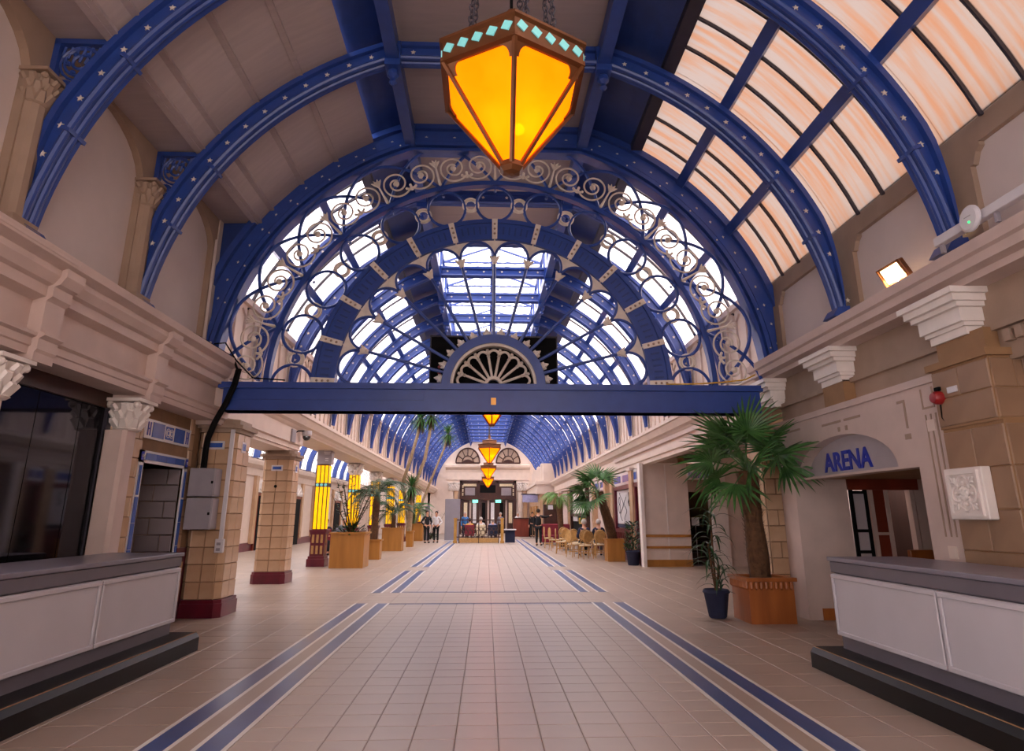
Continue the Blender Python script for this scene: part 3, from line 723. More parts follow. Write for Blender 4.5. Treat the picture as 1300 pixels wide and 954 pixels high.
def roll(mb, r, y, rad, a_foot=6.2, n=7):
    A = [a_foot + (A1 - a_foot) * k / 26 for k in range(27)]
    return mb.tube([(X0 - r * math.cos(R_(a)), y, RZ + r * math.sin(R_(a))) for a in A] + [(X0 + r * math.cos(R_(a)), y, RZ + r * math.sin(R_(a))) for a in A[::-1]], rad, n)
def star_mesh(r=.038, t=.012):
    P = [(r * (1 if k % 2 == 0 else .42) * math.cos(math.pi * k / 5 + .3), r * (1 if k % 2 == 0 else .42) * math.sin(math.pi * k / 5 + .3)) for k in range(10)]
    return MB().prism([(x, -t, z) for x, z in P], (0, t, 0))  # raised plate; its pale colour stands for daylight through a pierced star
STAR_POS = []
for k in range(15):
    a = 9 + k * 4.15
    for s in (-1, 1): STAR_POS.append((X0 + s * 4.755 * math.cos(R_(a)), RZ + 4.755 * math.sin(R_(a))))
for k in range(6): STAR_POS.append((X0 - 1.25 + k * .5, RZ + 4.755 * math.sin(R_(A1))))
def make_rib(y, label, group=None, stars='each', ro=4.90, fw=.11):
    t = thing('arched_rib', label, 'roof rib', (X0, y, 4.0), group)
    ref = Vector((X0, 0, 4.0))
    def part(nm, mb, m): 
        o = bpy.data.objects.new(nm, mb.mesh(nm, m, ref)); COL.objects.link(o); o.parent = t; return o
    part('web', rib_section(MB(), 4.60, ro - .05, .045), 'blue')
    m = MB(); rib_section(m, ro - .07, ro, fw); part('outer_flange', m, 'blue')
    m = MB(); rib_section(m, 4.60, 4.65, fw - .03); roll(m, 4.625, -(fw - .02), .036); roll(m, 4.625, fw - .02, .036); roll(m, 4.60, 0, .03); part('inner_flange', m, 'blue')
    for s in (-1, 1):
        for a in (21, 33):
            c, sn = math.cos(R_(a)), math.sin(R_(a)); p = Vector((X0 + s * 4.575 * c, 0, RZ + 4.575 * sn)); q = Vector((X0 + s * 4.675 * c, 0, RZ + 4.675 * sn)); tt = Vector((-s * sn, 0, c)) * .02
            part('clamp', MB().prism([(p - tt + Vector((0, -.135, 0)))[:], (q - tt + Vector((0, -.135, 0)))[:], (q + tt + Vector((0, -.135, 0)))[:], (p + tt + Vector((0, -.135, 0)))[:]], (0, .27, 0)), 'blue')
        if stars == 'each': part('foot', MB().prism([(X0 + s * 4.42, -.14, 4.0), (X0 + s * 4.66, -.14, 4.0), (X0 + s * 4.66, -.14, 4.14), (X0 + s * 4.50, -.14, 4.12)], (0, .28, 0)), 'blue')
        x = X0 + s * 1.53; m = MB(); m.box(x - .11, x + .11, -.15, .15, 7.70, 8.1); m.lathe([(.02, -.20), (.06, -.16), (.03, -.10), (.085, -.05), (.085, .02), (.05, .06)], (x, -.0, 7.66), 8)
        part('pendant', m, 'blue')
    if stars == 'each':
        sm = star_mesh().mesh('star', 'iron_cream')
        for (x, z) in STAR_POS: inst('star', sm, t, (x - X0, -.045, z - 4.0))
    else:
        m = MB(); s1 = star_mesh()
        for (x, z) in STAR_POS: m.merge(s1, Matrix.Translation((x, -.045, z)))
        tag(part('star_hole_plates', m, 'iron_cream'), kind='stuff')
    return t
make_rib(RIBS[0], 'blue iron roof rib with pierced stars, nearest the entrance end')
make_rib(RIBS[1], 'blue iron roof rib nearest the hanging lantern, running up from the floodlit cornice')
make_rib(RIBS[2], 'blue iron roof rib between the foremost rib in view and the scrollwork screen')
far_label = 'blue iron roof rib studded with stars over the far hall behind the scrollwork screen'
proto = make_rib(RIBS[4], far_label, 'blue ribs of the far hall roof', 'joined', 4.90, .085)
for y in RIBS[5:]:
    c = copy_tree(proto); c.location.y = y
# fretwork brackets in the left corner of the two near ribs
def spiral(c, r0, r1, a0, turns, y=0., n=26, sgn=1):
    return [(c[0] + (r0 + (r1 - r0) * k / n) * math.cos(a0 + sgn * turns * 2 * math.pi * k / n), y, c[1] + (r0 + (r1 - r0) * k / n) * math.sin(a0 + sgn * turns * 2 * math.pi * k / n)) for k in range(n + 1)]
for y, lb in ((RIBS[1], 'blue scroll fretwork bracket in the corner above the first rib in view'), (RIBS[2], 'blue scroll fretwork bracket in the corner above the rib before the screen'), (RIBS[0], 'blue scroll fretwork bracket in the corner above the entrance end rib')):
    b = thing('fretwork_bracket', lb, 'bracket', (-4.5, y, 5.4))
    m = MB(); m.box(-4.55, -3.86, y - .04, y + .04, 6.22, 6.28); m.box(-4.55, -4.49, y - .04, y + .04, 5.3, 6.24); m.build('bracket_frame', 'blue', b)
    m = MB()
    for cx, cz, r in ((-4.27, 6.0, .2), (-4.40, 5.70, .09), (-4.02, 6.12, .09), (-4.43, 5.5, .06)):
        m.tube([(p[0], y, p[2]) for p in spiral((cx, cz), r, r * .25, .4, 1.8, n=34)], .017, 5)
        m.torus((cx, y, cz), r * 1.02, .015, 18, 5)
        for q in range(6):
            a = q * math.pi / 3; m.ball((cx + r * .62 * math.cos(a), y, cz + r * .62 * math.sin(a)), .03, 6)
    for k in range(7):
        a = k * .9; m.tube([(-4.45 + .07 * k, y, 6.2), (-4.47 + .06 * k, y, 6.08 - .02 * k)], .016, 5)
    m.build('scrollwork', 'blue', b)

# ================================================================ SCROLLWORK SCREEN with its arch and beam
SY = 10.3
scr = thing('arch_screen', 'great blue and cream wrought iron fan screen on a beam across the hall', 'screen', (X0, SY, 3.05))
CX = .1
def pol(r, deg, y=SY): return (CX + r * math.cos(R_(deg)), y, RZ + r * math.sin(R_(deg)))
def ring(r0, r1, y0, y1, n=60, a0=0., a1=180.):
    mb = MB(); A = [a0 + (a1 - a0) * k / n for k in range(n + 1)]; vs = []
    for a in A: vs += [pol(r0, a, y0), pol(r1, a, y0), pol(r1, a, y1), pol(r0, a, y1)]
    fs = [(0, 1, 2, 3), tuple(4 * n + k for k in (3, 2, 1, 0))]
    for i in range(n):
        for k in range(4): fs.append((4 * i + k, 4 * i + (k + 1) % 4, 4 * i + 4 + (k + 1) % 4, 4 * i + 4 + k))
    return mb.add(vs, fs)
def spart(nm, mb, m, parent=scr, smooth=False): return mb.build(nm, m, parent, smooth)
spart('outer_arch', rib_section(MB(), 4.62, 5.02, .05, yo=SY, taper=False, a_foot=4), 'blue')
m = MB(); rib_section(m, 4.93, 5.04, .14, yo=SY, taper=False, a_foot=4); rib_section(m, 4.66, 4.74, .13, yo=SY, taper=False, a_foot=4); rib_section(m, 4.56, 4.63, .17, yo=SY, taper=False, a_foot=4); rib_section(m, 4.48, 4.53, .12, yo=SY, taper=False, a_foot=4); rib_section(m, 4.52, 4.57, .08, yo=SY, taper=False, a_foot=4)
spart('arch_moulding', m, 'blue')
sm = star_mesh(.028).mesh('star', 'iron_cream')
for (x, z) in STAR_POS[::2] + STAR_POS[1::2]: inst('star', sm, scr, (x - X0 + .07 * (x - X0) / 4.8 * .5, -.052, z - 3.05 + .07 * (z - RZ) / 4.8 * .5))
dm = MB().ball((0, 0, 0), .016, 6).mesh('stud', 'iron_cream'); 
for k in range(44):
    a = 8 + k * (A1 - 9) / 43
    for s in (-1, 1):
        if k % 6 == 0: inst('stud', dm, scr, (s * 4.60 * math.cos(R_(a)), -.172, RZ - 3.05 + 4.60 * math.sin(R_(a))))
m = MB()
m.prism([(-4.66, SY - .03, 4.0), (X0 - 4.55 * math.cos(R_(6)), SY - .03, 4.0)] + [(X0 - 4.72 * math.cos(R_(a)), SY - .03, RZ + 4.72 * math.sin(R_(a))) for a in (10, 14, 18, 22, 26, 30, 33, 36)] + [(-3.9, SY - .03, 6.36), (-4.66, SY - .03, 6.36)], (0, .06, 0))
spart('spandrel_plate', m, 'blue_deep')
m = MB(); m.box(-4.15, 4.42, SY - .16, SY + .16, 3.05, 3.40); m.box(-4.22, 4.46, SY - .21, SY + .21, 3.40, 3.455); m.box(-4.2, 4.44, SY - .19, SY + .19, 3.455, 3.50); m.box(-4.15, 4.42, SY - .175, SY + .175, 3.05, 3.08)
m.box(-4.1, -1.0, SY - .172, SY - .16, 3.225, 3.235); m.box(-1.01, -1.0, SY - .172, SY - .16, 3.235, 3.33)
spart('beam', m, 'blue')
m = MB(); m.box(.06, .14, SY - .18, SY - .16, 3.16, 3.27); spart('beam_tag', m, 'brass')
# fan: ring with cream blocks
spart('fan_ring', ring(2.58, 2.90, SY - .05, SY + .05), 'blue')
m = MB(); m.merge(ring(2.86, 2.93, SY - .09, SY + .09)); m.merge(ring(2.55, 2.60, SY - .09, SY + .09)); spart('ring_moulding', m, 'blue')
m = MB()
for k in range(84):
    a = 180 * (k + .5) / 84
    if abs((a + 7.5) % 15 - 7.5) < 2.2: continue
    m.merge(ring(2.66, 2.80, SY - .06, SY - .05, 1, a - .3, a + .3))
tag(spart('ring_reeding', m, 'blue_deep'), kind='stuff')
for k in range(0, 13):
    a = 15 * k; a = min(max(a, 1), 179)
    b = spart('block', ring(2.55, 2.93, SY - .10, SY + .10, 1, a - .95, a + .95), 'iron_cream')
    m = MB()
    for r in (2.65, 2.74, 2.83): m.ball(pol(r, a, SY - .10), .022, 6)
    spart('block_rosette', m, 'tan', b)
# scallops, cream spandrels and spokes
for k in range(12):
    c = 7.5 + 15 * k; C = Vector(pol(2.24, c)); rad = 2.24 * math.sin(R_(7.5)); d = Vector((math.cos(R_(c)), 0, math.sin(R_(c)))); t = Vector((-d.z, 0, d.x))
    pts = [(C + t * (rad * math.cos(q)) + d * (rad * 1.06 * math.sin(q)))[:] for q in [math.pi * j / 16 for j in range(17)]]
    spart('scallop', MB().tube(pts, .028, 6), 'blue')
for k in range(1, 12):
    a = 15 * k; m = MB()
    def edge(side):
        c = a + side * 7.5; C = Vector(pol(2.24, c)); rad = 2.24 * math.sin(R_(7.5)); d = Vector((math.cos(R_(c)), 0, math.sin(R_(c)))); t = Vector((-d.z, 0, d.x)) * (-side)
        return [C + t * (rad * 1.0 * math.cos(q)) + d * (rad * 1.1 * math.sin(q)) for q in [math.pi * j / 16 for j in range(1, 9)]]
    L, Rr = edge(1), edge(-1)
    poly = [p[:] for p in L] + [pol(2.58, a + 7.2), pol(2.58, a), pol(2.58, a - 7.2)] + [p[:] for p in Rr[::-1]]
    m.prism([(p[0], SY - .02, p[2]) for p in poly], (0, .04, 0)); spart('spandrel', m, 'iron_cream')
    spart('spoke', MB().tube([pol(.82, a), pol(2.26, a)], .026, 6), 'blue')
    m = MB(); d = Vector((math.cos(R_(a)), 0, math.sin(R_(a)))); t = Vector((-d.z, 0, d.x)); P = Vector(pol(2.20, a, SY))
    for q in (-.9, 0, .9):
        e = d * math.cos(q) + t * math.sin(q); m.tube([(P - d * .06)[:], (P + e * .05)[:], (P + e * .11 + d * .01)[:]], [.03, .035, .008], 6)
    m.ball((P - d * .05)[:], .042, 8); spart('spoke_leaf', m, 'iron_cream')
# hub: blue half ring, cream petal tracery, leaf crest
spart('hub_ring', ring(.70, .84, SY - .12, SY + .12, 36), 'blue')
m = MB(); m.merge(ring(.655, .70, SY - .08, SY + .08, 36)); m.merge(ring(.10, .15, SY - .06, SY + .06, 16))
for k in range(0, 10): m.tube([pol(.14, 180 / 9 * k), pol(.50, 180 / 9 * k)], .022, 6)
for k in range(9):
    c = 180 / 9 * (k + .5); C = Vector(pol(.48, c)); rad = .48 * math.sin(R_(10)) + .012; d = Vector((math.cos(R_(c)), 0, math.sin(R_(c)))); t = Vector((-d.z, 0, d.x))
    m.tube([(C + t * rad * math.cos(q) + d * (rad * 1.25 * math.sin(q)))[:] for q in [math.pi * j / 10 for j in range(11)]], .022, 6)
for k in range(1, 9): m.ball(pol(.60, 20 * k), .03, 6)
spart('petal_tracery', m, 'iron_cream')
for k in range(12):
    a = 7.5 + 15 * k; d = Vector((math.cos(R_(a)), 0, math.sin(R_(a)))); t = Vector((-d.z, 0, d.x)); P = Vector(pol(.84, a, SY)); m = MB()
    for q, L in ((-.7, .10), (0, .14), (.7, .10)):
        e = d * math.cos(q) + t * math.sin(q); m.tube([(P)[:], (P + e * L * .6)[:], (P + e * L)[:]], [.028, .04, .006], 6)
    spart('crest_leaf', m, 'iron_cream')
# ring of circles
spart('middle_ring', MB().merge(ring(3.60, 3.665, SY - .07, SY + .07)).merge(ring(3.665, 3.70, SY - .03, SY + .03)), 'blue')
for k in range(0, 13):
    a = 15 * k
    if k in (0, 12):
        p = pol(3.25, a); spart('circle', MB().torus(p, .325, .026, 16, 6, 'y', 0, math.pi), 'blue'); continue
    c = spart('circle', MB().torus(pol(3.25, a), .325, .026, 28, 6), 'blue')
    m = MB(); P = Vector(pol(3.58, a)); m.ball(P[:], .04, 8); m.ball(pol(3.50, a), .025, 6); spart('pin', m, 'blue', c)
for k in range(12):
    a = 7.5 + 15 * k; m = MB(); m.torus(pol(3.25, a), .10, .022, 18, 6); m.torus(pol(3.25, a), .135, .016, 18, 6); spart('small_circle', m, 'iron_cream')
# outer band: crossing straps, curls and spear leaves
def strap(c, o): return 3.66 + .80 * math.sin(R_(90 * (1 - abs(o) / 15)))
for k in range(0, 13):
    c = 15 * k; pts = [pol(strap(c, o), c + o) for o in [-15 + 30 * j / 26 for j in range(27)] if 0.2 <= c + o <= 179.8]
    if len(pts) > 3: spart('strap', MB().tube(pts, .03, 6), 'blue')
for k in range(12):
    for side in (1, -1):
        node = 15 * (k if side > 0 else k + 1); o = 4.2; a = node + side * o; r = strap(0, 15 - o); P = Vector(pol(r, a, SY - .02))
        d = Vector((math.cos(R_(a)), 0, math.sin(R_(a)))); t = Vector((-d.z, 0, d.x)) * side
        m = MB(); m.ball(P[:], .055, 8)
        # curl round the boss, opening into a long loop that sweeps past the node to the trefoil
        loop = []
        for j in range(64):
            ps = 640 * j / 63; fi = R_(-39 - ps); rr = .27 - .085 * ps / 250 if ps < 250 else .185 - .125 * (ps - 250) / 390
            loop.append(P + t * (rr * math.cos(fi)) + d * (rr * math.sin(fi)))
        m.tube([p[:] for p in loop], .017, 5)
        spart('scroll', m, 'iron_cream')
    a = 15 * k + 7.5; d = Vector((math.cos(R_(a)), 0, math.sin(R_(a)))); t = Vector((-d.z, 0, d.x)); P = Vector(pol(3.80, a)); m = MB()
    for q in (-1.0, 0, 1.0):
        e = d * math.cos(q) + t * math.sin(q); m.tube([P[:], (P + e * .07)[:], (P + e * .12)[:]], [.018, .024, .006], 6); m.ball((P + e * .10)[:], .026, 6)
    spart('trefoil', m, 'iron_cream')
for k in range(1, 12):
    a = 15 * k; d = Vector((math.cos(R_(a)), 0, math.sin(R_(a)))); t = Vector((-d.z, 0, d.x)); P = Vector(pol(3.72, a)); m = MB()
    m.tube([P[:], (P + d * .2)[:], (P + d * .40)[:]], [.03, .018, .014], 6)
    for q in (-.8, -.3, .3, .8):
        e = d * math.cos(q) + t * math.sin(q); m.tube([(P + d * .36)[:], (P + d * .40 + e * .07)[:], (P + d * .40 + e * .13)[:]], [.016, .026, .005], 5)
    spart('spear_leaf', m, 'iron_cream')
# black loudspeaker cloth hung behind the hub
bs = thing('black_panel', 'large square black board hung behind the hub of the scrollwork screen', 'panel', (.12, 10.57, 3.28))
MB().cbox(-.96, 1.17, 10.52, 10.60, 3.28, 4.40, .01).build('board', 'black', bs)
m = MB(); m.box(-.97, 1.18, 10.51, 10.52, 4.38, 4.405); m.box(-.97, -.95, 10.51, 10.52, 3.3, 4.40); m.box(1.16, 1.18, 10.51, 10.52, 3.3, 4.40); m.build('board_edge', 'dark_iron', bs)
for z in (3.75, 3.85): MB().lathe([(.03, 0), (.02, .03)], (-.80, 10.49, z), 10, axis='y').build('indicator', 'red_paint', bs)
# ================================================================ FAR HALL: side walls
def far_bay_panel(s, ya, yb, parent):
    m = MB(); x = X0 + s * 4.72; e = X0 + s * 4.86
    y0, y1 = ya + .13, yb - .13
    m.box(min(x, e), max(x, e), ya, yb, 3.88, 5.42)
    f = X0 + s * 4.68
    for k in range(5):
        y = y0 + (y1 - y0) * k / 4; m.box(min(x, f), max(x, f), y - .05, y + .05, 3.9, 5.1)
    for k in range(4):
        a, b = y0 + (y1 - y0) * k / 4 + .05, y0 + (y1 - y0) * (k + 1) / 4 - .05; c = (a + b) / 2
        m.prism([(x, a, 5.1), (x, c, 5.22), (x, b, 5.1), (x, b, 5.3), (x, a, 5.3)], (f - x, 0, 0))
    g = X0 + s * 4.60
    m.box(min(x, g), max(x, g), ya, yb, 5.30, 5.42)
    m.build('wall_panel', 'cream_pale', parent)
for (ya, yb) in zip(RIBS[3:], RIBS[4:]):
    far_bay_panel(-1, ya, yb, wall_left_far); far_bay_panel(1, ya, yb, wall_right_far)
# soffit beam over the left arcade
MB().box(-5.3, -4.64, 11.15, 16.19, 2.94, 3.08).build('arcade_beam', 'cream_pale', wall_left_far)
MB().box(-5.38, -4.6, 16.2, END, 3.44, 3.56).build('arcade_beam', 'cream_pale', wall_left_far)
MB().box(-5.2, -4.7, 11.1, 16.2, 3.10, 3.95).build('arcade_spandrel', 'cream_pale', wall_left_far)
MB().box(-5.2, -4.7, 16.2, END, 3.55, 3.95).build('arcade_spandrel', 'cream_pale', wall_left_far)
# ---- left aisle beyond the arcade
aisle = struct('wall_aisle')
AX = -10.3
MB().box(AX - .2, AX, 9, END, 0, 4.0).build('aisle_wall', 'cream_pale', aisle)
MB().ey([(AX, 3.2), (AX + .05, 3.2), (AX + .08, 3.5), (AX + .25, 3.65), (AX + .28, 3.8), (AX, 3.85)], 9, END).build('aisle_cornice', 'cream_pale', aisle)
MB().box(AX, AX + .03, 9, END, 0, .35).build('aisle_plinth', 'maroon', aisle)
MB().box(-10.5, -5.0, 8.9, 9.0, 0, 6.5).build('aisle_end', 'cream', aisle)
for k, y in enumerate((24.5, 31.0, 36.0, 41.0, 46.0)):
    d = struct('door_%d' % (3 + k))
    MB().box(AX, AX + .10, y - 1.0, y + 1.0, 0, 2.5).build('door_frame', 'wood_red', d)
    MB().box(AX + .06, AX + .12, y - .85, y + .85, 0, 2.35).build('dark_glass', 'black', d)
    m = MB(); n = 12
    m.prism([(AX, y + 1.1 * math.cos(math.pi * j / n), 2.5 + .62 * math.sin(math.pi * j / n)) for j in range(n + 1)], (.14, 0, 0))
    for j in range(1, n, 2): m.tube([(AX + .15, y, 2.52), (AX + .15, y + 1.0 * math.cos(math.pi * j / n), 2.52 + .55 * math.sin(math.pi * j / n))], .035, 5)
    m.build('shell_pediment', 'white_paint', d)
    for s in (-1, 1): MB().box(AX, AX + .14, y + s * 1.25 - .16, y + s * 1.25 + .16, .3, 3.2).build('door_pilaster', 'tile_wall', d)
AR_C, AR_R = -7.65, 2.65
rm = MB(); N = 18
for r0, r1, hy in ((AR_R - .25, AR_R, .05), (AR_R - .29, AR_R - .22, .09)):
    vs = []
    for k in range(N + 1):
        a = math.pi * k / N
        for (r, y) in ((r0, -hy), (r1, -hy), (r1, hy), (r0, hy)): vs.append((r * math.cos(a), y, r * math.sin(a)))
    fs = [(0, 1, 2, 3), tuple(4 * N + k for k in (3, 2, 1, 0))] + [(4 * i + k, 4 * i + (k + 1) % 4, 4 * i + 4 + (k + 1) % 4, 4 * i + 4 + k) for i in range(N) for k in range(4)]
    rm.add(vs, fs)
rmesh = rm.mesh('aisle_rib', 'blue'); aisle_roof = struct('ceiling_aisle')
for k in range(18):
    inst('aisle_rib', rmesh, aisle_roof, (AR_C, 12 + k * 2.15, 3.95))
m = MB()
for k in range(N):
    a, b = math.pi * k / N, math.pi * (k + 1) / N
    m.add([(AR_C + AR_R * math.cos(a), 9, 3.95 + AR_R * math.sin(a)), (AR_C + AR_R * math.cos(b), 9, 3.95 + AR_R * math.sin(b)), (AR_C + AR_R * math.cos(b), END, 3.95 + AR_R * math.sin(b)), (AR_C + AR_R * math.cos(a), END, 3.95 + AR_R * math.sin(a))], [(0, 1, 2, 3)])
tag(m.build('aisle_panes', 'aisle_glass', aisle_roof), kind='stuff')
m = MB()
for k in range(70): m.torus((AR_C, 9.4 + k * .7, 3.95), AR_R - .01, .02, 14, 4, 'y', 0, math.pi)
tag(m.build('aisle_glazing_bars', 'dark_iron', aisle_roof), kind='stuff')
# black notice board leaning between the pillars
bb = thing('folding_board', 'tall matt black folding board standing between the two cream tiled pillars', 'board', (-4.75, 12.4, 0))
MB().cbox(-5.1, -4.52, 12.36, 12.41, .06, 2.28, .008).build('leaf', 'black', bb)
MB().cbox(-5.02, -4.97, 12.42, 13.3, .06, 2.20, .008).build('leaf', 'dark_iron', bb)
MB().cbox(-4.72, -4.48, 12.30, 12.52, 0, .06, .008).build('foot', 'plastic_grey', bb)
MB().cbox(-5.1, -4.92, 12.38, 13.2, 0, .06, .008).build('foot', 'dark_iron', bb)

# ================================================================ RIGHT: stair recess and shop fronts
rec = struct('wall_recess')
MB().box(4.78, 6.20, 20.1, 20.3, 0, 3.05).build('partition', 'cream_pale', rec)
MB().box(5.50, 5.53, 20.085, 20.1, .2, 3.0).build('joint_strip', 'white_paint', rec)
MB().box(4.78, 6.2, 20.07, 20.1, 0, .2).build('skirting', 'wood_gold', rec)
for z in (.52, .85): MB().box(4.78, 6.2, 20.07, 20.1, z, z + .07).build('guard_rail', 'wood_gold', rec)
MB().box(4.70, 4.80, 20.0, 20.3, 0, 3.05).build('white_edge', 'white_paint', rec)
MB().box(6.9, 7.35, 20.0, 20.4, 0, 3.05).build('white_post', 'white_paint', rec)
MB().box(7.35, 9.4, 20.1, 20.3, 0, 3.4).build('partition', 'cream_pale', rec)
MB().box(6.2, 6.9, 20.12, 20.2, 2.18, 2.52).build('lintel', 'tan', rec)
MB().box(6.2, 6.9, 20.12, 20.3, 2.84, 3.05).build('lintel', 'tan', rec)
MB().box(9.2, 9.4, 10.9, 20.2, 0, 3.4).build('side_wall', 'cream', rec)
MB().box(4.9, 9.4, 10.9, 11.0, 0, 3.4).build('back_wall', 'cream', rec)
MB().box(4.7, 9.4, 10.9, 24, 3.35, 3.45).build('recess_ceiling', 'cream', rec)
MB().box(6.0, 6.2, 20.3, 24, 0, 3.3).build('stair_wall', 'tan_dark', rec)
MB().box(6.2, 9, 23.6, 23.8, 0, 3.3).build('stair_back', 'tan_dark', rec)
MB().box(8.8, 9, 20.3, 23.8, 0, 3.3).build('stair_wall', 'tan_dark', rec)
for k in range(8): MB().box(6.2, 7.6, 20.9 + k * .28, 21.2 + k * .28, 0, .17 * (k + 1)).build('stair_tread', 'wood_dark', rec)
m = MB(); m.tube([(6.28, 20.6, 1.9), (6.9, 22.4, 1.1)], .035, 6); m.tube([(6.28, 20.6, 1.35), (7.1, 22.8, .8)], .035, 6); m.build('handrail', 'black', rec)
sg = thing('sign_board', 'white board with blue lettering above the dark stair opening', 'sign', (6.55, 20.05, 2.55))
MB().cbox(6.2, 6.9, 20.04, 20.11, 2.54, 2.82, .008).build('board', 'white_paint', sg)
m = MB()
for k in range(9):
    x = 6.24 + k * .07; m.box(x, x + .014, 20.03, 20.04, 2.60, 2.76); m.box(x + .032, x + .046, 20.03, 20.04, 2.60, 2.76)
    z = 2.60 + .05 * (k % 4); m.box(x + .014, x + .032, 20.03, 20.04, z, z + .02)
tag(m.build('lettering', 'sign_blue', sg), kind='stuff')
st = thing('sign_stand', 'small white notice on a thin upright stand at the foot of the stair', 'sign', (6.5, 20.5, 0))
MB().lathe([(.13, 0), (.13, .015), (.02, .03)], (6.5, 20.55, 0), 14).build('base', 'plastic_grey', st)
MB().tube([(6.5, 20.55, .02), (6.5, 20.55, 1.2)], .012, 6).build('pole', 'plastic_grey', st)
MB().cbox(6.38, 6.62, 20.53, 20.55, 1.18, 1.42, .005).build('notice', 'plastic_white', st)
# shop fronts of the far right wall
wr_ = wall_right_far
MB().box(4.98, 5.2, 20.3, END, 0, 3.05).build('shop_wall', 'cream', wr_)
for y, w in ((20.35, .35), (21.55, .45), (25.0, .45), (26.5, .4), (29.5, .45), (38.6, .4), (43, .4), (48, .4)):
    MB().box(4.78, 5.0, y, y + w, .30, 3.0).build('tile_pilaster', 'tile_wall', wr_); MB().box(4.74, 5.0, y - .03, y + w + .03, 0, .32).build('pilaster_foot', 'maroon', wr_)
    MB().box(4.72, 5.0, y - .04, y + w + .04, 2.92, 3.02).build('pilaster_head', 'cream_pale', wr_)
for y0, y1 in ((20.7, 21.55), (22.0, 25.0), (26.9, 29.5)):
    MB().box(4.86, 5.0, y0, y1, 2.52, 2.95).build('tile_frieze', 'tile_white', wr_)
    n = 2
    for k in range(n):
        a = y0 + (y1 - y0) * (k + .12) / n; b = y0 + (y1 - y0) * (k + .88) / n; MB().box(4.85, 4.87, a, b, 2.62, 2.85).build('blue_tile', 'tile_blue', wr_)
    MB().box(4.84, 5.0, y0, y1, 2.38, 2.52).build('frieze_rail', 'maroon', wr_)
d = struct('door_8')
MB().box(4.86, 5.0, 20.7, 20.8, 0, 2.4).build('door_jamb', 'maroon', d); MB().box(4.86, 5.0, 21.4, 21.55, 0, 2.4).build('door_jamb', 'maroon', d); MB().box(4.95, 4.99, 20.8, 21.4, 0, 2.4).build('door_leaf', 'wood_dark', d)
for k in range(5): pass
MB().box(4.86, 5.0, 22.0, 25.0, 0, 1.02).build('dado', 'maroon', wr_)
for k in range(12): MB().box(4.83, 4.87, 22.1 + k * .24, 22.2 + k * .24, .25, .9).build('baluster', 'maroon', wr_)
MB().box(4.84, 4.99, 22.0, 22.12, 1.02, 2.4).build('window_jamb', 'maroon', wr_); MB().box(4.84, 4.99, 24.8, 25.0, 1.02, 2.4).build('window_jamb', 'maroon', wr_)
po = thing('window_poster', 'tall white poster with dark swirling line drawing in the maroon framed shop window', 'poster', (4.93, 23.4, 1.05))
MB().cbox(4.92, 4.96, 22.14, 24.75, 1.20, 2.36, .004).build('sheet', 'plastic_white', po)
m = MB()
m.tube([(4.915, 23.9 + .28 * math.sin(q * .9), 1.30 + q * .11) for q in [j * .5 for j in range(19)]], .014, 5)
m.tube([(4.915, 23.3 + .2 * math.sin(q * 1.2 + 1), 1.32 + q * .10) for q in [j * .5 for j in range(17)]], .012, 5); m.torus((4.915, 24.3, 2.0), .13, .014, 16, 5, 'x'); m.torus((4.915, 24.3, 1.72), .16, .014, 16, 5, 'x')
m.tube([(4.915, 22.62, 2.25), (4.915, 22.55, 2.05), (4.915, 22.7, 1.92), (4.915, 22.58, 1.80)], .035, 6)
tag(m.build('line_drawing', 'dark_iron', po), kind='stuff')
MB().cbox(4.90, 4.96, 22.14, 24.75, 1.06, 1.18, .004).build('caption_strip', 'cloth_navy', po)
# dark framed display window
dw = struct('window_2')
for (y0, y1, z0, z1) in ((31.8, 32.1, .2, 3.0), (37.6, 37.9, .2, 3.0), (31.8, 37.9, 2.85, 3.05), (31.8, 37.9, 1.45, 1.6), (31.8, 37.9, 0, .35)): MB().box(4.80, 4.97, y0, y1, z0, z1).build('window_frame', 'wood_dark', dw)
MB().box(4.93, 4.97, 32.1, 37.6, 1.6, 2.85).build('pane', 'white_paint', dw); MB().box(4.93, 4.97, 32.1, 37.6, .35, 1.45).build('lower_panel', 'black', dw)
MB().cbox(4.83, 4.9, 32.4, 34.6, 1.08, 1.38, .01).build('yellow_strip', 'cloth_yellow', dw)
MB().cbox(4.83, 4.9, 35.2, 36.9, 1.2, 1.5, .01).build('poster_card', 'plastic_white', dw)
# stepped block closing the right side near the end wall
sb = struct('trim_2')
for k in range(7): MB().box(4.05 - .03 * k, 4.9, 46.5 + k * 1.3, 46.5 + (k + 1) * 1.3, 3.9, 5.1 - .03 * k + (.14 if k % 2 else 0)).build('block', 'cream_pale', sb)
MB().box(3.55, 4.95, 46.4, 57.9, 2.98, 3.92).build('block_entablature', 'cream_pale', sb)
MB().box(3.45, 4.95, 46.3, 57.9, 3.62, 3.80).build('block_cornice', 'cream_pale', sb)
MB().box(3.75, 5.0, 46.5, 57.9, 0, 3.0).build('block_wall', 'tile_wall', sb)
for y in (48.6, 51.5, 54.4): MB().box(3.70, 3.78, y, y + 1.2, 0, 2.2).build('door_panel', 'wood_gold', sb)
fs_ = thing('hanging_sign', 'pale lilac sign panel with a dark upper edge hung from the stepped cornice', 'sign', (3.4, 47.5, 2.2))
MB().cbox(2.6, 3.7, 47.45, 47.52, 2.42, 2.95, .01).build('panel', 'cloth_lilac', fs_); MB().box(2.5, 3.72, 47.43, 47.54, 2.95, 3.02).build('edge_bar', 'cloth_navy', fs_)

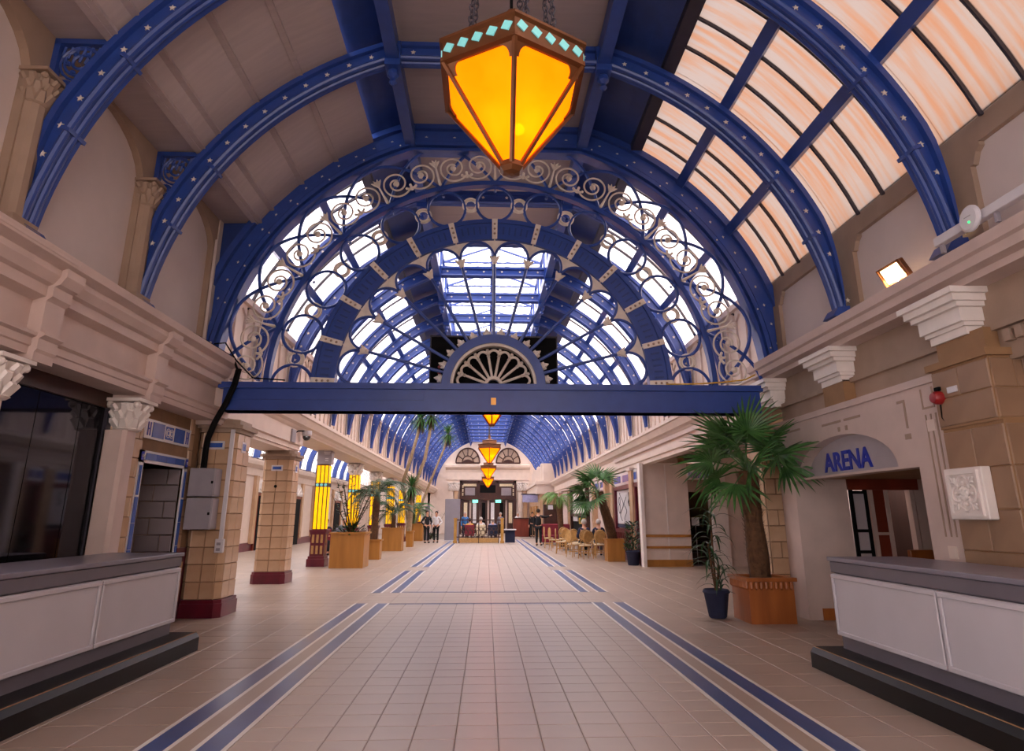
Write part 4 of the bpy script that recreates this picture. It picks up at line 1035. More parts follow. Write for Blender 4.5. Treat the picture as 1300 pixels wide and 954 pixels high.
# ================================================================ END WALL
we = struct('wall_back')
A = [180 * k / 40 for k in range(41)]
MB().prism([(X0 - 5.2, END, 0), (X0 + 5.2, END, 0)] + [(X0 + 5.2 * math.cos(R_(a)), END, 4.0 + 4.6 * math.sin(R_(a))) for a in A], (0, .25, 0)).build('end_wall', 'cream_pale', we)
MB().box(-11, -4.9, END, END + .25, 0, 7).build('aisle_end_wall', 'cream_pale', we)
MB().box(4.9, 9.5, END, END + .25, 0, 5).build('recess_end_wall', 'cream', we)
MB().ex([(END, 5.2), (END - .12, 5.2), (END - .15, 5.4), (END - .5, 5.62), (END - .55, 5.8), (END, 5.9)], -3.6, 3.84).build('cornice', 'cream_pale', we)
MB().box(-3.5, 3.74, END - .12, END, 4.55, 5.2).build('frieze', 'cream_pale', we)
for k, cx in enumerate((-1.66, 1.92)):
    w = struct('window_%d' % (3 + k)); r = 1.05; zb = 6.02
    B = [math.pi * j / 20 for j in range(21)]
    MB().prism([(cx + r * math.cos(b), END - .02, zb + 1.3 * math.sin(b)) for b in B], (0, -.02, 0)).build('pane', 'tan', w)
    m = MB()
    m.tube([(cx + r * math.cos(b), END - .06, zb + 1.3 * math.sin(b)) for b in B], .06, 6); m.tube([(cx + .5 * math.cos(b), END - .06, zb + .62 * math.sin(b)) for b in B], .045, 6); m.tube([(cx - r, END - .06, zb), (cx + r, END - .06, zb)], .06, 6)
    for q in (30, 60, 90, 120, 150): m.tube([(cx + .5 * math.cos(R_(q)), END - .06, zb + .62 * math.sin(R_(q))), (cx + r * math.cos(R_(q)), END - .06, zb + 1.3 * math.sin(R_(q)))], .04, 5)
    m.build('window_frame', 'wood_dark', w)
    MB().prism([(cx + .46 * math.cos(b), END - .05, zb + .3 * math.sin(b)) for b in B], (0, -.02, 0)).build('lower_light', 'wood_dark', w)
de = struct('door_9')
DL, DR = -2.32, 2.62
for x in (DL, DL + 1.55, DR - 1.75, DR - .2): MB().box(x, x + .2, END - .2, END, 0, 4.46).build('door_post', 'wood_dark', de)
MB().box(DL, DR, END - .2, END, 4.28, 4.48).build('door_head', 'wood_dark', de); MB().box(DL, DR, END - .28, END, 2.86, 3.15).build('transom', 'wood_dark', de)
MB().box(DL, DR, END - .06, END - .02, 3.1, 4.3).build('fanlight', 'wood_dark', de)
for (x0, x1) in ((DL + .32, DL + 1.45), (DR - 1.45, DR - .32)):
    MB().box(x0, x1, END - .10, END - .06, 4.0, 4.22).build('lit_pane', 'cushion', de); MB().box(x0 + .15, x1 - .12, END - .10, END - .06, 3.22, 3.86).build('grey_pane', 'tile_grey', de)
for x in (DL + .22, DR - .30):
    for k in range(3): MB().box(x, x + .10, END - .10, END - .06, 3.2 + k * .33, 3.45 + k * .33).build('side_pane', 'cushion', de)
MB().box(-.55, .8, END - .10, END - .06, 3.45, 4.1).build('centre_panel', 'black', de)
for k in range(6):
    x = DL + .25 + k * .78; 
    o = MB().box(x, x + .62, END - .12, END - .04, .05, 2.82).build('door_leaf', 'wood_dark', de)
    MB().box(x + .14, x + .44, END - .15, END - .12, .9, 2.6).build('glass', 'cloth_white' if k in (1, 3) else ('cushion' if k in (0, 5) else 'black'), o)
for x in (-.95, 1.05):
    e = thing('exit_sign', 'green lit exit sign on the far dark door frame, nearer the ' + ('grey partition screen' if x < 0 else 'reddish podium'), 'sign', (x, END - .32, 2.6))
    MB().cbox(x - .24, x + .24, END - .36, END - .29, 2.60, 2.84, .01).build('panel', 'led_cyan', e)
    m = MB(); m.tube([(x - .02, END - .38, 2.70), (x + .16, END - .38, 2.70)], .02, 5); m.tube([(x - .12, END - .38, 2.64), (x - .1, END - .38, 2.74), (x - .06, END - .38, 2.79)], .02, 5); m.build('pictogram', 'plastic_white', e)
    MB().box(x - .04, x + .04, END - .33, END - .28, 2.8, 2.88).build('bracket', 'dark_iron', e)
for x in (-3.05, -2.62, 2.95, 3.4):
    MB().box(x - .16, x + .16, END - .2, END, 0, 3.6).build('pilaster', 'cream_pale' if abs(x) > 2.9 and x != 3.4 else 'tile_wall', we); corinthian(.24, .7, (x, END - .12, 3.6)).build('pilaster_capital', 'white_paint', we)

# ================================================================ LIT COLUMNS of the left arcade
def lit_column(y, first=False, label=''):
    x = -5.08; t = thing('lit_column', label, 'column', (x, y, 0))
    m = MB(); m.box(x - .27, x + .27, y - .27, y + .27, 0, .22); m.box(x - .24, x + .24, y - .24, y + .24, .22, .30); m.box(x - .21, x + .21, y - .21, y + .21, .30, .98); m.box(x - .25, x + .25, y - .25, y + .25, .98, 1.06); m.box(x - .23, x + .23, y - .23, y + .23, .92, .98)
    m.build('pedestal', 'maroon', t)
    for z0, z1 in ((.36, .60), (.68, .92)):
        for dx in (-.13, 0, .13): MB().box(x + dx - .035, x + dx + .035, y - .217, y - .205, z0, z1).build('inlay', 'rattan', t)
        MB().box(x + .205, x + .217, y - .05, y + .05, z0, z1).build('inlay', 'rattan', t)
    for dx in (-.125, 0, .125): MB().box(x + dx - .052, x + dx + .052, y - .185, y - .17, 1.08, 2.98).build('light_panel', 'column_glow', t)
    for dy in (-.09, .09): MB().box(x + .17, x + .185, y + dy - .075, y + dy + .075, 1.08, 2.98).build('light_panel', 'column_glow', t)
    m = MB(); m.box(x - .175, x + .172, y - .172, y + .175, 1.05, 3.0)
    for dx in (-.185, -.0625, .0625, .185): m.box(x + dx - .012, x + dx + .012, y - .20, y - .17, 1.05, 3.0)
    m.build('frame', 'copper', t)
    b = MB().box(x - .20, x + .20, y - .215, y + .2, 2.33, 2.45).build('band', 'dark_iron', t)
    for dx in (-.125, 0, .125): MB().lathe([(.045, 0), (.045, -.012)], (x + dx, y - .215, 2.39), 12, axis='y').build('disc', 'turquoise', b)
    if first:
        MB().cbox(x - .20, x + .25, y - .2, y + .12, 3.02, 3.66, .01).build('sign_box', 'plastic_grey', t)
        m = MB(); 
        for z, w in ((3.42, .1), (3.37, .1), (3.32, .08), (3.18, .05), (3.12, .05)): m.box(x + .10 - w, x + .10 + w, y - .206, y - .2, z, z + .025)
        tag(m.build('sign_text', 'plastic_white', t), kind='stuff')
    else: corinthian(.24, .5, (x, y, 2.98)).build('capital', 'white_paint', t)
    return t
words = ['bearing a grey sign box, beside the largest wooden planter', 'with white leafy capital, second after the grey signed column', 'with white leafy capital, third after the grey signed column', 'with white leafy capital, fourth after the grey signed column', 'with white leafy capital, fifth after the grey signed column', 'with white leafy capital, sixth after the grey signed column', 'with white leafy capital, seventh after the grey signed column']
for k in range(7): lit_column(20.75 + 4.9 * k, k == 0, 'glowing yellow glass column ' + words[k])
# ================================================================ HANGING LANTERNS
glass = bpy.data.materials.new('amber_glass'); glass.use_nodes = True
n, l = glass.node_tree.nodes, glass.node_tree.links; n.clear()
o_ = n.new('ShaderNodeOutputMaterial'); a1 = n.new('ShaderNodeAddShader'); mx = n.new('ShaderNodeMixShader'); tl = n.new('ShaderNodeBsdfTranslucent'); tr = n.new('ShaderNodeBsdfTransparent'); em = n.new('ShaderNodeEmission'); no = n.new('ShaderNodeTexNoise'); rp_ = n.new('ShaderNodeValToRGB')
no.inputs['Scale'].default_value = 3; l.new(no.outputs['Fac'], rp_.inputs[0]); rp_.color_ramp.elements[0].color = (*lin('ff8c00'), 1); rp_.color_ramp.elements[1].color = (*lin('ffa210'), 1)
l.new(rp_.outputs[0], tl.inputs[0]); tr.inputs[0].default_value = (*lin('ffb030'), 1); l.new(rp_.outputs[0], em.inputs[0]); em.inputs[1].default_value = .7
mx.inputs[0].default_value = .32; l.new(tl.outputs[0], mx.inputs[1]); l.new(tr.outputs[0], mx.inputs[2]); l.new(mx.outputs[0], a1.inputs[0]); l.new(em.outputs[0], a1.inputs[1]); l.new(a1.outputs[0], o_.inputs[0])
MATS['amber_glass'] = glass
def hexp(r, z, k, c=(0, 0)):
    a = R_(-90 + 60 * k); return Vector((c[0] + r * math.cos(a), c[1] + r * math.sin(a), z))
def lantern(x, y, z, label, group=None, detail=True):
    """z = height of the tip"""
    t = thing('hanging_lantern', label, 'lantern', (x, y, z), group); c = (x, y)
    RT, RB, H = .55, .075, .68; zt = z + H
    for k in range(6):
        a, b, cc, d = hexp(RT - .02, zt, k, c), hexp(RT - .02, zt, k + 1, c), hexp(RB - .01, z + .06, k + 1, c), hexp(RB - .01, z + .06, k, c)
        nv = (b - a).cross(d - a).normalized() * .004
        MB().prism([p[:] for p in (a, b, cc, d)], nv).build('amber_pane', 'amber_glass', t)
        # leaded frame: edge bar, and a plate with rounded upper corners
        MB().tube([hexp(RT, zt, k, c)[:], hexp(RB, z + .05, k, c)[:]], .018, 5).build('edge_bar', 'copper', t)
        if detail:
            for s, (p, q, e) in ((1, (a, b, d)), (-1, (b, a, cc))):
                m = MB(); u = (q - p).normalized(); w = (e - p).normalized(); nn = nv.normalized() * -.012; P = p
                arc = [P + u * (.12 - .09 * math.sin(h)) + w * (.12 - .09 * math.cos(h)) for h in [math.pi / 2 * j / 6 for j in range(7)]]
                m.prism([(v + nn)[:] for v in [P + u * .12, P] + [P + w * .12] + arc[::-1][:]], nn * -1)
                m.build('corner_plate', 'copper', t)
    rim = MB(); rim.lathe([(RT - .025, zt - .03), (RT + .012, zt - .02), (RT + .012, zt + .012), (RT + .0, zt + .02), (RT + .0, zt + .125), (RT + .025, zt + .14), (RT + .025, zt + .16), (RT - .16, zt + .19), (RT - .18, zt + .17), (RT - .03, zt + .0)], (x, y, 0), 6, R_(-90)); rimo = rim.build('rim', 'copper', t)
    cap = MB(); cap.lathe([(.33, zt + .19), (.36, zt + .20), (.34, zt + .30), (.37, zt + .315), (.36, zt + .335), (.18, zt + .36), (.06, zt + .42), (.05, zt + .56), (.02, zt + .58)], (x, y, 0), 6, R_(-90)); capo = cap.build('crown', 'copper', t)
    if detail:
        for (r0, z0, r1, z1, n, w, h, mm, par) in ((RT + .001, zt + .02, RT + .001, zt + .125, 5, .042, .042, 'turquoise', rimo), (.362, zt + .20, .342, zt + .30, 3, .04, .036, 'column_glow', capo)):
            for k in range(6):
                A0, B0, A1_, B1 = hexp(r0, z0, k, c), hexp(r0, z0, k + 1, c), hexp(r1, z1, k, c), hexp(r1, z1, k + 1, c)
                for j in range(n):
                    f = (j + .5) / n; lo = A0.lerp(B0, f); hi = A1_.lerp(B1, f); mid = (lo + hi) / 2; u = (B0 - A0).normalized(); v = (hi - lo).normalized(); nn = u.cross(v).normalized()
                    if nn.dot(mid - Vector((x, y, mid.z))) < 0: nn = -nn
                    MB().prism([(mid + nn * .001 + q)[:] for q in (u * w + v * h * .25, v * h + u * -.012, u * -w - v * h * .25, v * -h + u * .012)], nn * .008).build('diamond', mm, par)
    MB().lathe([(RB + .01, z + .07), (RB + .015, z + .03), (RB - .01, z), (.02, z - .01)], (x, y, 0), 6, R_(-90)).build('tip', 'copper', t)
    # chains up to a hook plate at the ceiling
    top = FLZ if y < 14 else LR - .08
    if detail:
        link = MB().torus((0, 0, 0), .022, .006, 10, 5, 'y'); link.v = [(v[0], v[1], v[2] * 1.45) for v in link.v]; lm = link.mesh('chain_link', 'dark_iron')
        for ang in (30, 75, 150, 210, 285, 330):
            bx, by = .34 * math.cos(R_(ang)), .34 * math.sin(R_(ang)); N = 26
            for j in range(N):
                f = j / N; rr = 1 - .25 * f; inst('chain_link', lm, t, (bx * rr, by * rr, H + .32 + f * 1.35), (0, 0, R_(ang) + (math.pi / 2 if j % 2 else 0)))
        MB().lathe([(.27, zt + 1.68), (.29, zt + 1.70), (.27, zt + 1.72)], (x, y, 0), 12).build('chain_ring', 'dark_iron', t)
        MB().tube([(x, y, zt + 1.7), (x, y, top)], .02, 6).build('rod', 'dark_iron', t)
        for ang in (0, 120, 240): MB().tube([(x + .27 * math.cos(R_(ang)), y + .27 * math.sin(R_(ang)), zt + 1.7), (x, y, zt + 2.1)], .012, 5).build('stay', 'dark_iron', t)
        MB().lathe([(.06, zt + .44), (.07, zt + .46), (.05, zt + .62), (.03, zt + .66)], (x, y, 0), 10).build('gland', 'copper', t)
        MB().tube([(x, y, zt + .64), (x, y, top)], .012, 6).build('cable', 'black', t)
    else:
        MB().tube([(x, y, zt + .5), (x, y, top)], .02, 6).build('rod', 'dark_iron', t)
    MB().ball((x + .05, y - .02, z + .33), .04, 10).build('bulb', 'bulb_hot', t)
    L = bpy.data.lights.new('lantern_bulb', 'POINT'); L.energy = 3.5 if detail else 12; L.color = (1, .72, .35); L.shadow_soft_size = .07
    lo = bpy.data.objects.new('bulb_light', L); COL.objects.link(lo); lo.parent = t; lo.location = (.05, -.02, .42)
    return t
lantern(.15, 3.95, 3.72, 'big amber glass hanging lantern with turquoise diamonds, in front of the scrollwork screen')
for y, lb in ((16.1, 'amber lantern hung first behind the blue beam'), (28.2, 'amber lantern hung second behind the blue beam'), (40.3, 'amber lantern hung third behind the blue beam'), (52.0, 'amber lantern hung nearest the far dark doors')):
    lantern(.12, y, 3.62, lb, None, False)

# ================================================================ COUNTERS
def counter(xf, s, y0, y1, splits, label):
    """s=+1: stands on the right, front facing -X"""
    t = thing('reception_counter', label, 'counter', (xf + s * .35, (y0 + y1) / 2, 0))
    X = lambda d: xf + s * d
    def bx(d0, d1, ya, yb, z0, z1, c=.008): a, b = sorted((X(d0), X(d1))); return MB().cbox(a, b, ya, yb, z0, z1, c)
    bx(.03, .75, y0, y1, .14, .97).build('body', 'counter_grey', t)
    bx(-.02, .80, y0, y1 + .02, 1.01, 1.05, .006).build('worktop', 'counter_top', t)
    bx(.0, .78, y0, y1 + .01, .90, 1.01).build('fascia', 'counter_grey', t)
    ys = [y0] + splits + [y1]
    for a, b in zip(ys, ys[1:]):
        p = bx(.0, .03, a + .012, b - .012, .31, .89, .004).build('front_panel', 'counter_white', t)
        m = MB()
        for (ya, yb, z0, z1) in ((a + .012, b - .012, .845, .885), (a + .012, b - .012, .315, .355), (a + .012, a + .05, .355, .845), (b - .05, b - .012, .355, .845)):
            q0, q1 = sorted((X(-.018), X(.0))); m.cbox(q0, q1, ya, yb, z0, z1, .006)
        for k, (ya, yb, z0, z1) in enumerate(((a + .012, b - .012, .845, .885), (a + .012, b - .012, .315, .355), (a + .012, a + .05, .355, .845), (b - .05, b - .012, .355, .845))):
            q0, q1 = sorted((X(-.018), X(.0))); MB().cbox(q0, q1, ya, yb, z0, z1, .006).build('moulding', 'counter_white', p)
    m = MB(); P = [(X(-.26), .0), (X(-.26), .14), (X(-.22), .19), (X(.6), .19), (X(.6), 0)]
    yy0, yy1 = y0, y1 + .10
    m.ey(P, yy0, yy1); m.build('footstep', 'black_gloss', t)
    q0, q1 = sorted((X(-.225), X(-.215))); MB().box(q0, q1, yy0, yy1, .188, .194).build('step_nosing', 'tan_dark', t)
    return t
counter(-3.48, -1, 3.2, 7.92, [4.8, 6.36], 'white panelled grey counter in front of the dark shop window')
counter(3.53, 1, 2.6, 6.84, [3.7, 5.24], 'white panelled grey counter in front of the arched portal')

# ================================================================ FITTINGS on the near walls
bxs = thing('meter_cabinet', 'upper of two grey steel cabinets beside the blue framed doorway', 'cabinet', (-4.3, 10.3, 1.78))
MB().cbox(-4.50, -4.12, 10.13, 10.40, 1.74, 2.16, .01).build('body', 'plastic_grey', bxs); MB().cbox(-4.13, -4.11, 10.15, 10.38, 1.76, 2.14, .006).build('door', 'plastic_grey', bxs); MB().cbox(-4.16, -4.13, 10.115, 10.135, 1.93, 1.97, .004).build('lock', 'black', bxs)
bxs = thing('meter_cabinet', 'lower of two grey steel cabinets beside the blue framed doorway', 'cabinet', (-4.3, 10.3, 1.30))
MB().cbox(-4.50, -4.12, 10.13, 10.40, 1.26, 1.72, .01).build('body', 'plastic_grey', bxs); MB().cbox(-4.13, -4.11, 10.15, 10.38, 1.28, 1.70, .006).build('door', 'plastic_grey', bxs); MB().cbox(-4.16, -4.13, 10.115, 10.135, 1.47, 1.51, .004).build('lock', 'black', bxs)
cb = thing('cable_bundle', 'thick black cable bundle dropping from the cornice to the grey cabinets', 'cable', (-4.3, 10.3, 2.16))
for k in range(5):
    dx, dy = .022 * math.cos(k * 1.26), .022 * math.sin(k * 1.26)
    MB().tube([(-4.34 + dx, 10.22 + dy, 2.14), (-4.34 + dx, 10.22 + dy, 2.45), (-4.31 + dx, 10.18 + dy, 2.62), (-4.20 + dx, 10.10 + dy, 2.86), (-4.05 + dx, 10.06 + dy, 3.15), (-3.96 + dx, 10.08 + dy, 3.45), (-3.93 + dx, 10.1 + dy, 3.70)], .026, 7).build('cable', 'black', cb, True)
cbl = thing('loose_cable', 'loose dark cable trailing along the cornice above the blue framed doorway', 'cable', (-4.2, 9.3, 4.0))
MB().tube([(-4.45, 8.2, 4.05), (-4.35, 8.6, 3.99), (-4.2, 9.0, 3.97), (-4.12, 9.6, 3.93), (-4.0, 10.0, 3.86), (-3.95, 10.08, 3.7)], .018, 6).build('run', 'black', cbl, True)
MB().tube([(-4.1, 9.5, 3.95), (-4.02, 9.7, 4.02), (-3.95, 10.0, 3.82), (-3.7, 10.1, 3.56), (-3.2, 10.12, 3.53)], .012, 6).build('run', 'black', cbl, True)
yc = thing('loose_cable', 'thin yellow cable lying along the top of the blue beam by the palm', 'cable', (3.6, 10.2, 3.51))
MB().tube([(2.9, 10.14, 3.515), (3.4, 10.16, 3.53), (3.8, 10.12, 3.55), (4.2, 10.14, 3.60), (4.4, 10.2, 3.70)], .012, 6).build('run', 'cloth_yellow', yc, True)
cd = thing('conduit', 'white cable conduit running down the tiled pillar to a socket box', 'conduit', (-3.97, 10.45, 1.0))
MB().box(-4.05, -3.99, 10.375, 10.41, 1.10, 2.78).build('trunking', 'plastic_white', cd); MB().cbox(-4.09, -3.96, 10.35, 10.41, .92, 1.12, .008).build('socket_box', 'plastic_white', cd)
for z in (.97, 1.05): MB().cbox(-4.06, -4.0, 10.342, 10.352, z - .02, z + .02, .003).build('switch', 'plastic_grey', cd)
# wall light of the shop, seen mirrored in the window pane: brass lantern on the opposite pier
wlm = thing('wall_lantern', 'small square brass wall lantern behind the right counter', 'lamp', (4.85, 4.2, 1.7))
MB().cbox(4.78, 4.95, 4.1, 4.3, 1.62, 1.66, .005).build('base', 'brass', wlm); MB().box(4.80, 4.94, 4.12, 4.28, 1.66, 1.84).build('glass', 'column_glow', wlm); MB().cbox(4.77, 4.95, 4.08, 4.32, 1.84, 1.88, .005).build('lid', 'brass', wlm)
# floodlight, wireless unit, conduit run on the right cornice
fl = thing('floodlight', 'square glowing floodlight standing on the cornice above the arched portal', 'floodlight', (4.62, 6.62, 3.98))
mx_ = Matrix.Translation((4.60, 6.66, 4.12)) @ Matrix.Rotation(R_(-28), 4, 'Y') @ Matrix.Rotation(R_(14), 4, 'Z')
MB().cbox(-.03, .06, -.15, .15, -.11, .11, .012).xf(mx_).build('housing', 'copper', fl)
MB().box(-.037, -.028, -.12, .12, -.085, .085).xf(mx_).build('lens', 'flood_hot', fl)
m = MB(); m.box(-.06, -.03, -.15, .15, .10, .112); m.box(-.06, -.03, -.15, -.138, -.11, .11); m.box(-.06, -.03, .138, .15, -.11, .11); m.xf(mx_).build('visor', 'copper', fl)
MB().tube([(4.63, 6.66, 4.05), (4.66, 6.66, 3.97)], .025, 6).build('bracket', 'dark_iron', fl)
FL = bpy.data.lights.new('flood', 'AREA'); FL.energy = 55; FL.color = (1, .78, .5); FL.shape = 'RECTANGLE'; FL.size = .24; FL.size_y = .17
flo = bpy.data.objects.new('flood_beam', FL); COL.objects.link(flo); flo.parent = fl
flo.location = Vector((4.555, 6.65, 4.10)) - Vector(fl.location); flo.rotation_euler = (0, R_(90 - 28), R_(194 - 14))
wf = thing('wireless_unit', 'round white wireless access point with a green light on a white tray', 'router', (4.5, 5.2, 3.95))
m = MB(); m.lathe([(.11, 0), (.125, .012), (.125, .028), (.10, .045)], (0, 0, 0), 28, axis='x'); m.xf(Matrix.Translation((4.42, 5.22, 4.08)) @ Matrix.Rotation(math.pi, 4, 'Z')).build('disc', 'plastic_white', wf)
MB().box(4.37, 4.376, 5.18, 5.26, 4.095, 4.10).build('seam', 'plastic_grey', wf); MB().ball((4.374, 5.21, 4.04), .011, 8).build('status_light', 'led_green', wf)
MB().cbox(4.44, 4.52, 3.0, 5.78, 4.04, 4.13, .006).build('tray', 'plastic_white', wf)
for y in (3.4, 5.0, 5.7): MB().box(4.46, 4.50, y, y + .03, 3.95, 4.05).build('tray_foot', 'plastic_grey', wf)
al = thing('fire_alarm', 'round red fire alarm bell on the brown tiled pier', 'alarm', (4.6, 6.32, 2.6))
m = MB(); m.lathe([(.02, -.075), (.05, -.07), (.068, -.04), (.07, 0), (.07, .02)], (4.62, 6.33, 2.62), 16, axis='x'); m.build('bell', 'red_paint', al, True)
MB().cbox(4.60, 4.66, 6.29, 6.37, 2.69, 2.73, .006).build('bracket', 'black', al); MB().tube([(4.62, 6.33, 2.55), (4.63, 6.35, 2.42), (4.64, 6.30, 2.34)], .008, 5).build('cable', 'black', al)
nt = tag(MB().cbox(4.615, 4.63, 6.06, 6.20, 2.64, 2.70, .003).build('small_label', 'plastic_white'), 'small white printed label beside the red fire alarm', 'label')
# white relief block
rl = thing('relief_plaque', 'white carved quatrefoil relief block on the brown pier', 'relief', (4.55, 6.15, 1.44))
MB().cbox(4.55, 4.645, 5.86, 6.36, 1.42, 1.90, .008).build('block', 'white_paint', rl)
m = MB()
for (y0, y1, z0, z1) in ((5.95, 6.37, 1.84, 1.87), (5.95, 6.37, 1.45, 1.48), (5.95, 5.98, 1.48, 1.84), (6.34, 6.37, 1.48, 1.84)): m.box(4.525, 4.55, y0 - .05, y1 - .05, z0, z1)
m.build('border', 'white_paint', rl)
m = MB(); c = (4.54, 6.11, 1.66)
for a in (0, 90, 180, 270):
    cc = (4.54, 6.11 + .085 * math.cos(R_(a)), 1.66 + .085 * math.sin(R_(a))); m.torus(cc, .075, .014, 16, 5, 'x', R_(a - 120), R_(a + 120))
for a in range(0, 360, 45):
    m.ball((4.54, 6.11 + .045 * math.cos(R_(a)), 1.66 + .045 * math.sin(R_(a))), .026, 6); m.ball((4.54, 6.11 + .1 * math.cos(R_(a)), 1.66 + .1 * math.sin(R_(a))), .022, 6)
m.ball(c, .035, 8)
for sy in (-1, 1):
    for sz in (-1, 1):
        for q in range(3): m.tube([(4.54, 6.11 + sy * .10, 1.66 + sz * .10), (4.53, 6.11 + sy * (.10 + .05 * (q != 0)), 1.66 + sz * (.10 + .05 * (q != 1)))], [.02, .01], 5)
m.build('carving', 'white_paint', rl)
# lettering in the fanlight
cu = bpy.data.curves.new('arena', 'FONT'); cu.body = 'ARENA'; cu.size = .36; cu.extrude = .006; cu.align_x = 'CENTER'; cu.shear = .0; cu.offset = .008
to = bpy.data.objects.new('tmp', cu); COL.objects.link(to); dg = bpy.context.evaluated_depsgraph_get(); me = bpy.data.meshes.new_from_object(to.evaluated_get(dg)); bpy.data.objects.remove(to)
lt = bpy.data.objects.new('fanlight_lettering', me); me.materials.clear(); me.materials.append(MATS['sign_blue']); COL.objects.link(lt); lt.parent = door2
lt.location = (PX + .15, 8.62, 2.06); lt.rotation_euler = (R_(90), 0, R_(-90))
# fluorescent-free small items by the pillar: security camera box and dome
cc = thing('security_camera', 'grey junction box with white dome camera above the lone tiled pillar', 'camera', (-4.5, 15.2, 3.1))
MB().cbox(-4.74, -4.5, 15.15, 15.45, 3.12, 3.42, .01).build('junction_box', 'plastic_grey', cc); MB().lathe([(.12, .14), (.12, .04), (.09, 0)], (-4.38, 15.9, 3.32), 16).build('mount', 'plastic_white', cc); MB().ball((-4.38, 15.9, 3.32), .10, 12).build('dome', 'glass_dark', cc); MB().tube([(-4.62, 15.4, 3.3), (-4.5, 15.6, 3.42), (-4.38, 15.9, 3.46)], .018, 6).build('arm', 'black', cc)
# ================================================================ PLANTS
def fan_leaf(seed, pet=.55, L=.62, n=22, spread=118, droop=.35, fold=.5):
    """palmate palm leaf: thin stalk along +X, then folded blades radiating"""
    rnd = random.Random(seed); mb = MB()
    mb.tube([(0, 0, 0), (pet * .5, 0, .03), (pet, 0, 0)], [.014, .011, .008], 5)
    for k in range(n):
        a = R_(-spread + 2 * spread * k / (n - 1)); l_ = L * (.80 + .2 * math.cos(a * .75)) * rnd.uniform(.9, 1.05); w = .027
        d = Vector((math.cos(a), math.sin(a), 0)); t = Vector((-d.y, d.x, 0)); o = Vector((pet, 0, 0)); dr = droop * rnd.uniform(.7, 1.3)
        P = lambda f, s, z: (o + d * (l_ * f) + t * (w * s) + Vector((0, 0, z - dr * l_ * f * f * .8)))[:]
        vs = [P(0, -.2, 0), P(0, .2, 0), P(.45, -1, .012), P(.45, 0, -.008), P(.45, 1, .012), P(.8, -.55, .0), P(.8, 0, -.01), P(.8, .55, 0), P(1, 0, -.01)]
        mb.add(vs, [(0, 3, 2), (0, 1, 3), (1, 4, 3), (2, 3, 6, 5), (3, 4, 7, 6), (5, 6, 8), (6, 7, 8)])
    return mb
FAN = [fan_leaf(1), fan_leaf(2, .5, .58, 20, 110, .5), fan_leaf(3, .62, .66, 24, 125, .25)]
FANM = {}
def fan_mesh(i, m):
    if (i, m) not in FANM: FANM[(i, m)] = FAN[i].mesh('fan_leaf', m)
    return FANM[(i, m)]
def hairy_trunk(pts, r, seed=1, spikes=420):
    rnd = random.Random(seed); mb = MB(); N = len(pts); P = [Vector(p) for p in pts]
    mb.tube(pts, [r * (1 + .10 * math.sin(i * 2.1)) for i in range(N)], 12)
    for k in range(spikes):
        f = rnd.random() * (N - 1); i = min(int(f), N - 2); c = P[i].lerp(P[i + 1], f - i); a = rnd.random() * 6.283
        d = Vector((math.cos(a), math.sin(a), 0)); s = c + d * r * .9; e = c + d * (r * rnd.uniform(1.15, 1.5)) + Vector((0, 0, rnd.uniform(.04, .13)))
        t = Vector((-d.y, d.x, 0)) * .012
        mb.add([(s - t)[:], (s + t)[:], e[:]], [(0, 1, 2)])
    return mb
def wood_planter(x0, x1, y0, y1, h, m, label, cat='planter', dent=False):
    t = thing('wooden_planter', label, cat, ((x0 + x1) / 2, (y0 + y1) / 2, 0))
    b = MB(); w = .04; f = .04
    b.box(x0 + f, x1 - f, y0 + f, y0 + f + w, 0, h); b.box(x0 + f, x1 - f, y1 - f - w, y1 - f, 0, h); b.box(x0 + f, x0 + f + w, y0 + f + w, y1 - f - w, 0, h); b.box(x1 - f - w, x1 - f, y0 + f + w, y1 - f - w, 0, h); b.build('box', m, t)
    r = MB(); r.box(x0, x1, y0, y0 + .09, h, h + .05); r.box(x0, x1, y1 - .09, y1, h, h + .05); r.box(x0, x0 + .09, y0 + .09, y1 - .09, h, h + .05); r.box(x1 - .09, x1, y0 + .09, y1 - .09, h, h + .05); r.build('rim', m, t)
    MB().box(x0 + f + w, x1 - f - w, y0 + f + w, y1 - f - w, h - .12, h - .06).build('soil', 'soil', t)
    if dent:
        for k in range(9):
            u = x0 + .06 + (x1 - x0 - .16) * k / 8; MB().lathe([(.001, h - .12), (.03, h - .09), (.03, h - .005)], (u + .02, y0 + .03, 0), 8).build('bead', m, t)
            v = y0 + .06 + (y1 - y0 - .16) * k / 8; MB().lathe([(.001, h - .12), (.03, h - .09), (.03, h - .005)], (x0 + .03, v + .02, 0), 8).build('bead', m, t)
    return t
def fan_palm(label, base, pts, r, leaves, m='leaf', scale=1., seed=1, trunk='trunk'):
    t = thing('fan_palm', label, 'palm', base)
    hairy_trunk(pts, r, seed).build('trunk', trunk, t)
    top = Vector(pts[-1]); rnd = random.Random(seed)
    for k, (az, el, ro) in enumerate(leaves):
        o = inst('fan_leaf', fan_mesh(k % 3, m), t, (top - Vector(base))[:])
        q = Quaternion((0, 0, 1), R_(az)) @ Quaternion((0, 1, 0), R_(-el)) @ Quaternion((1, 0, 0), R_(ro))
        o.rotation_mode = 'QUATERNION'; o.rotation_quaternion = q; o.scale = (scale,) * 3
    return t
wood_planter(3.67, 4.40, 9.50, 10.23, .56, 'wood_orange', 'orange wooden box planter with beaded rim beside the arched portal', dent=True)
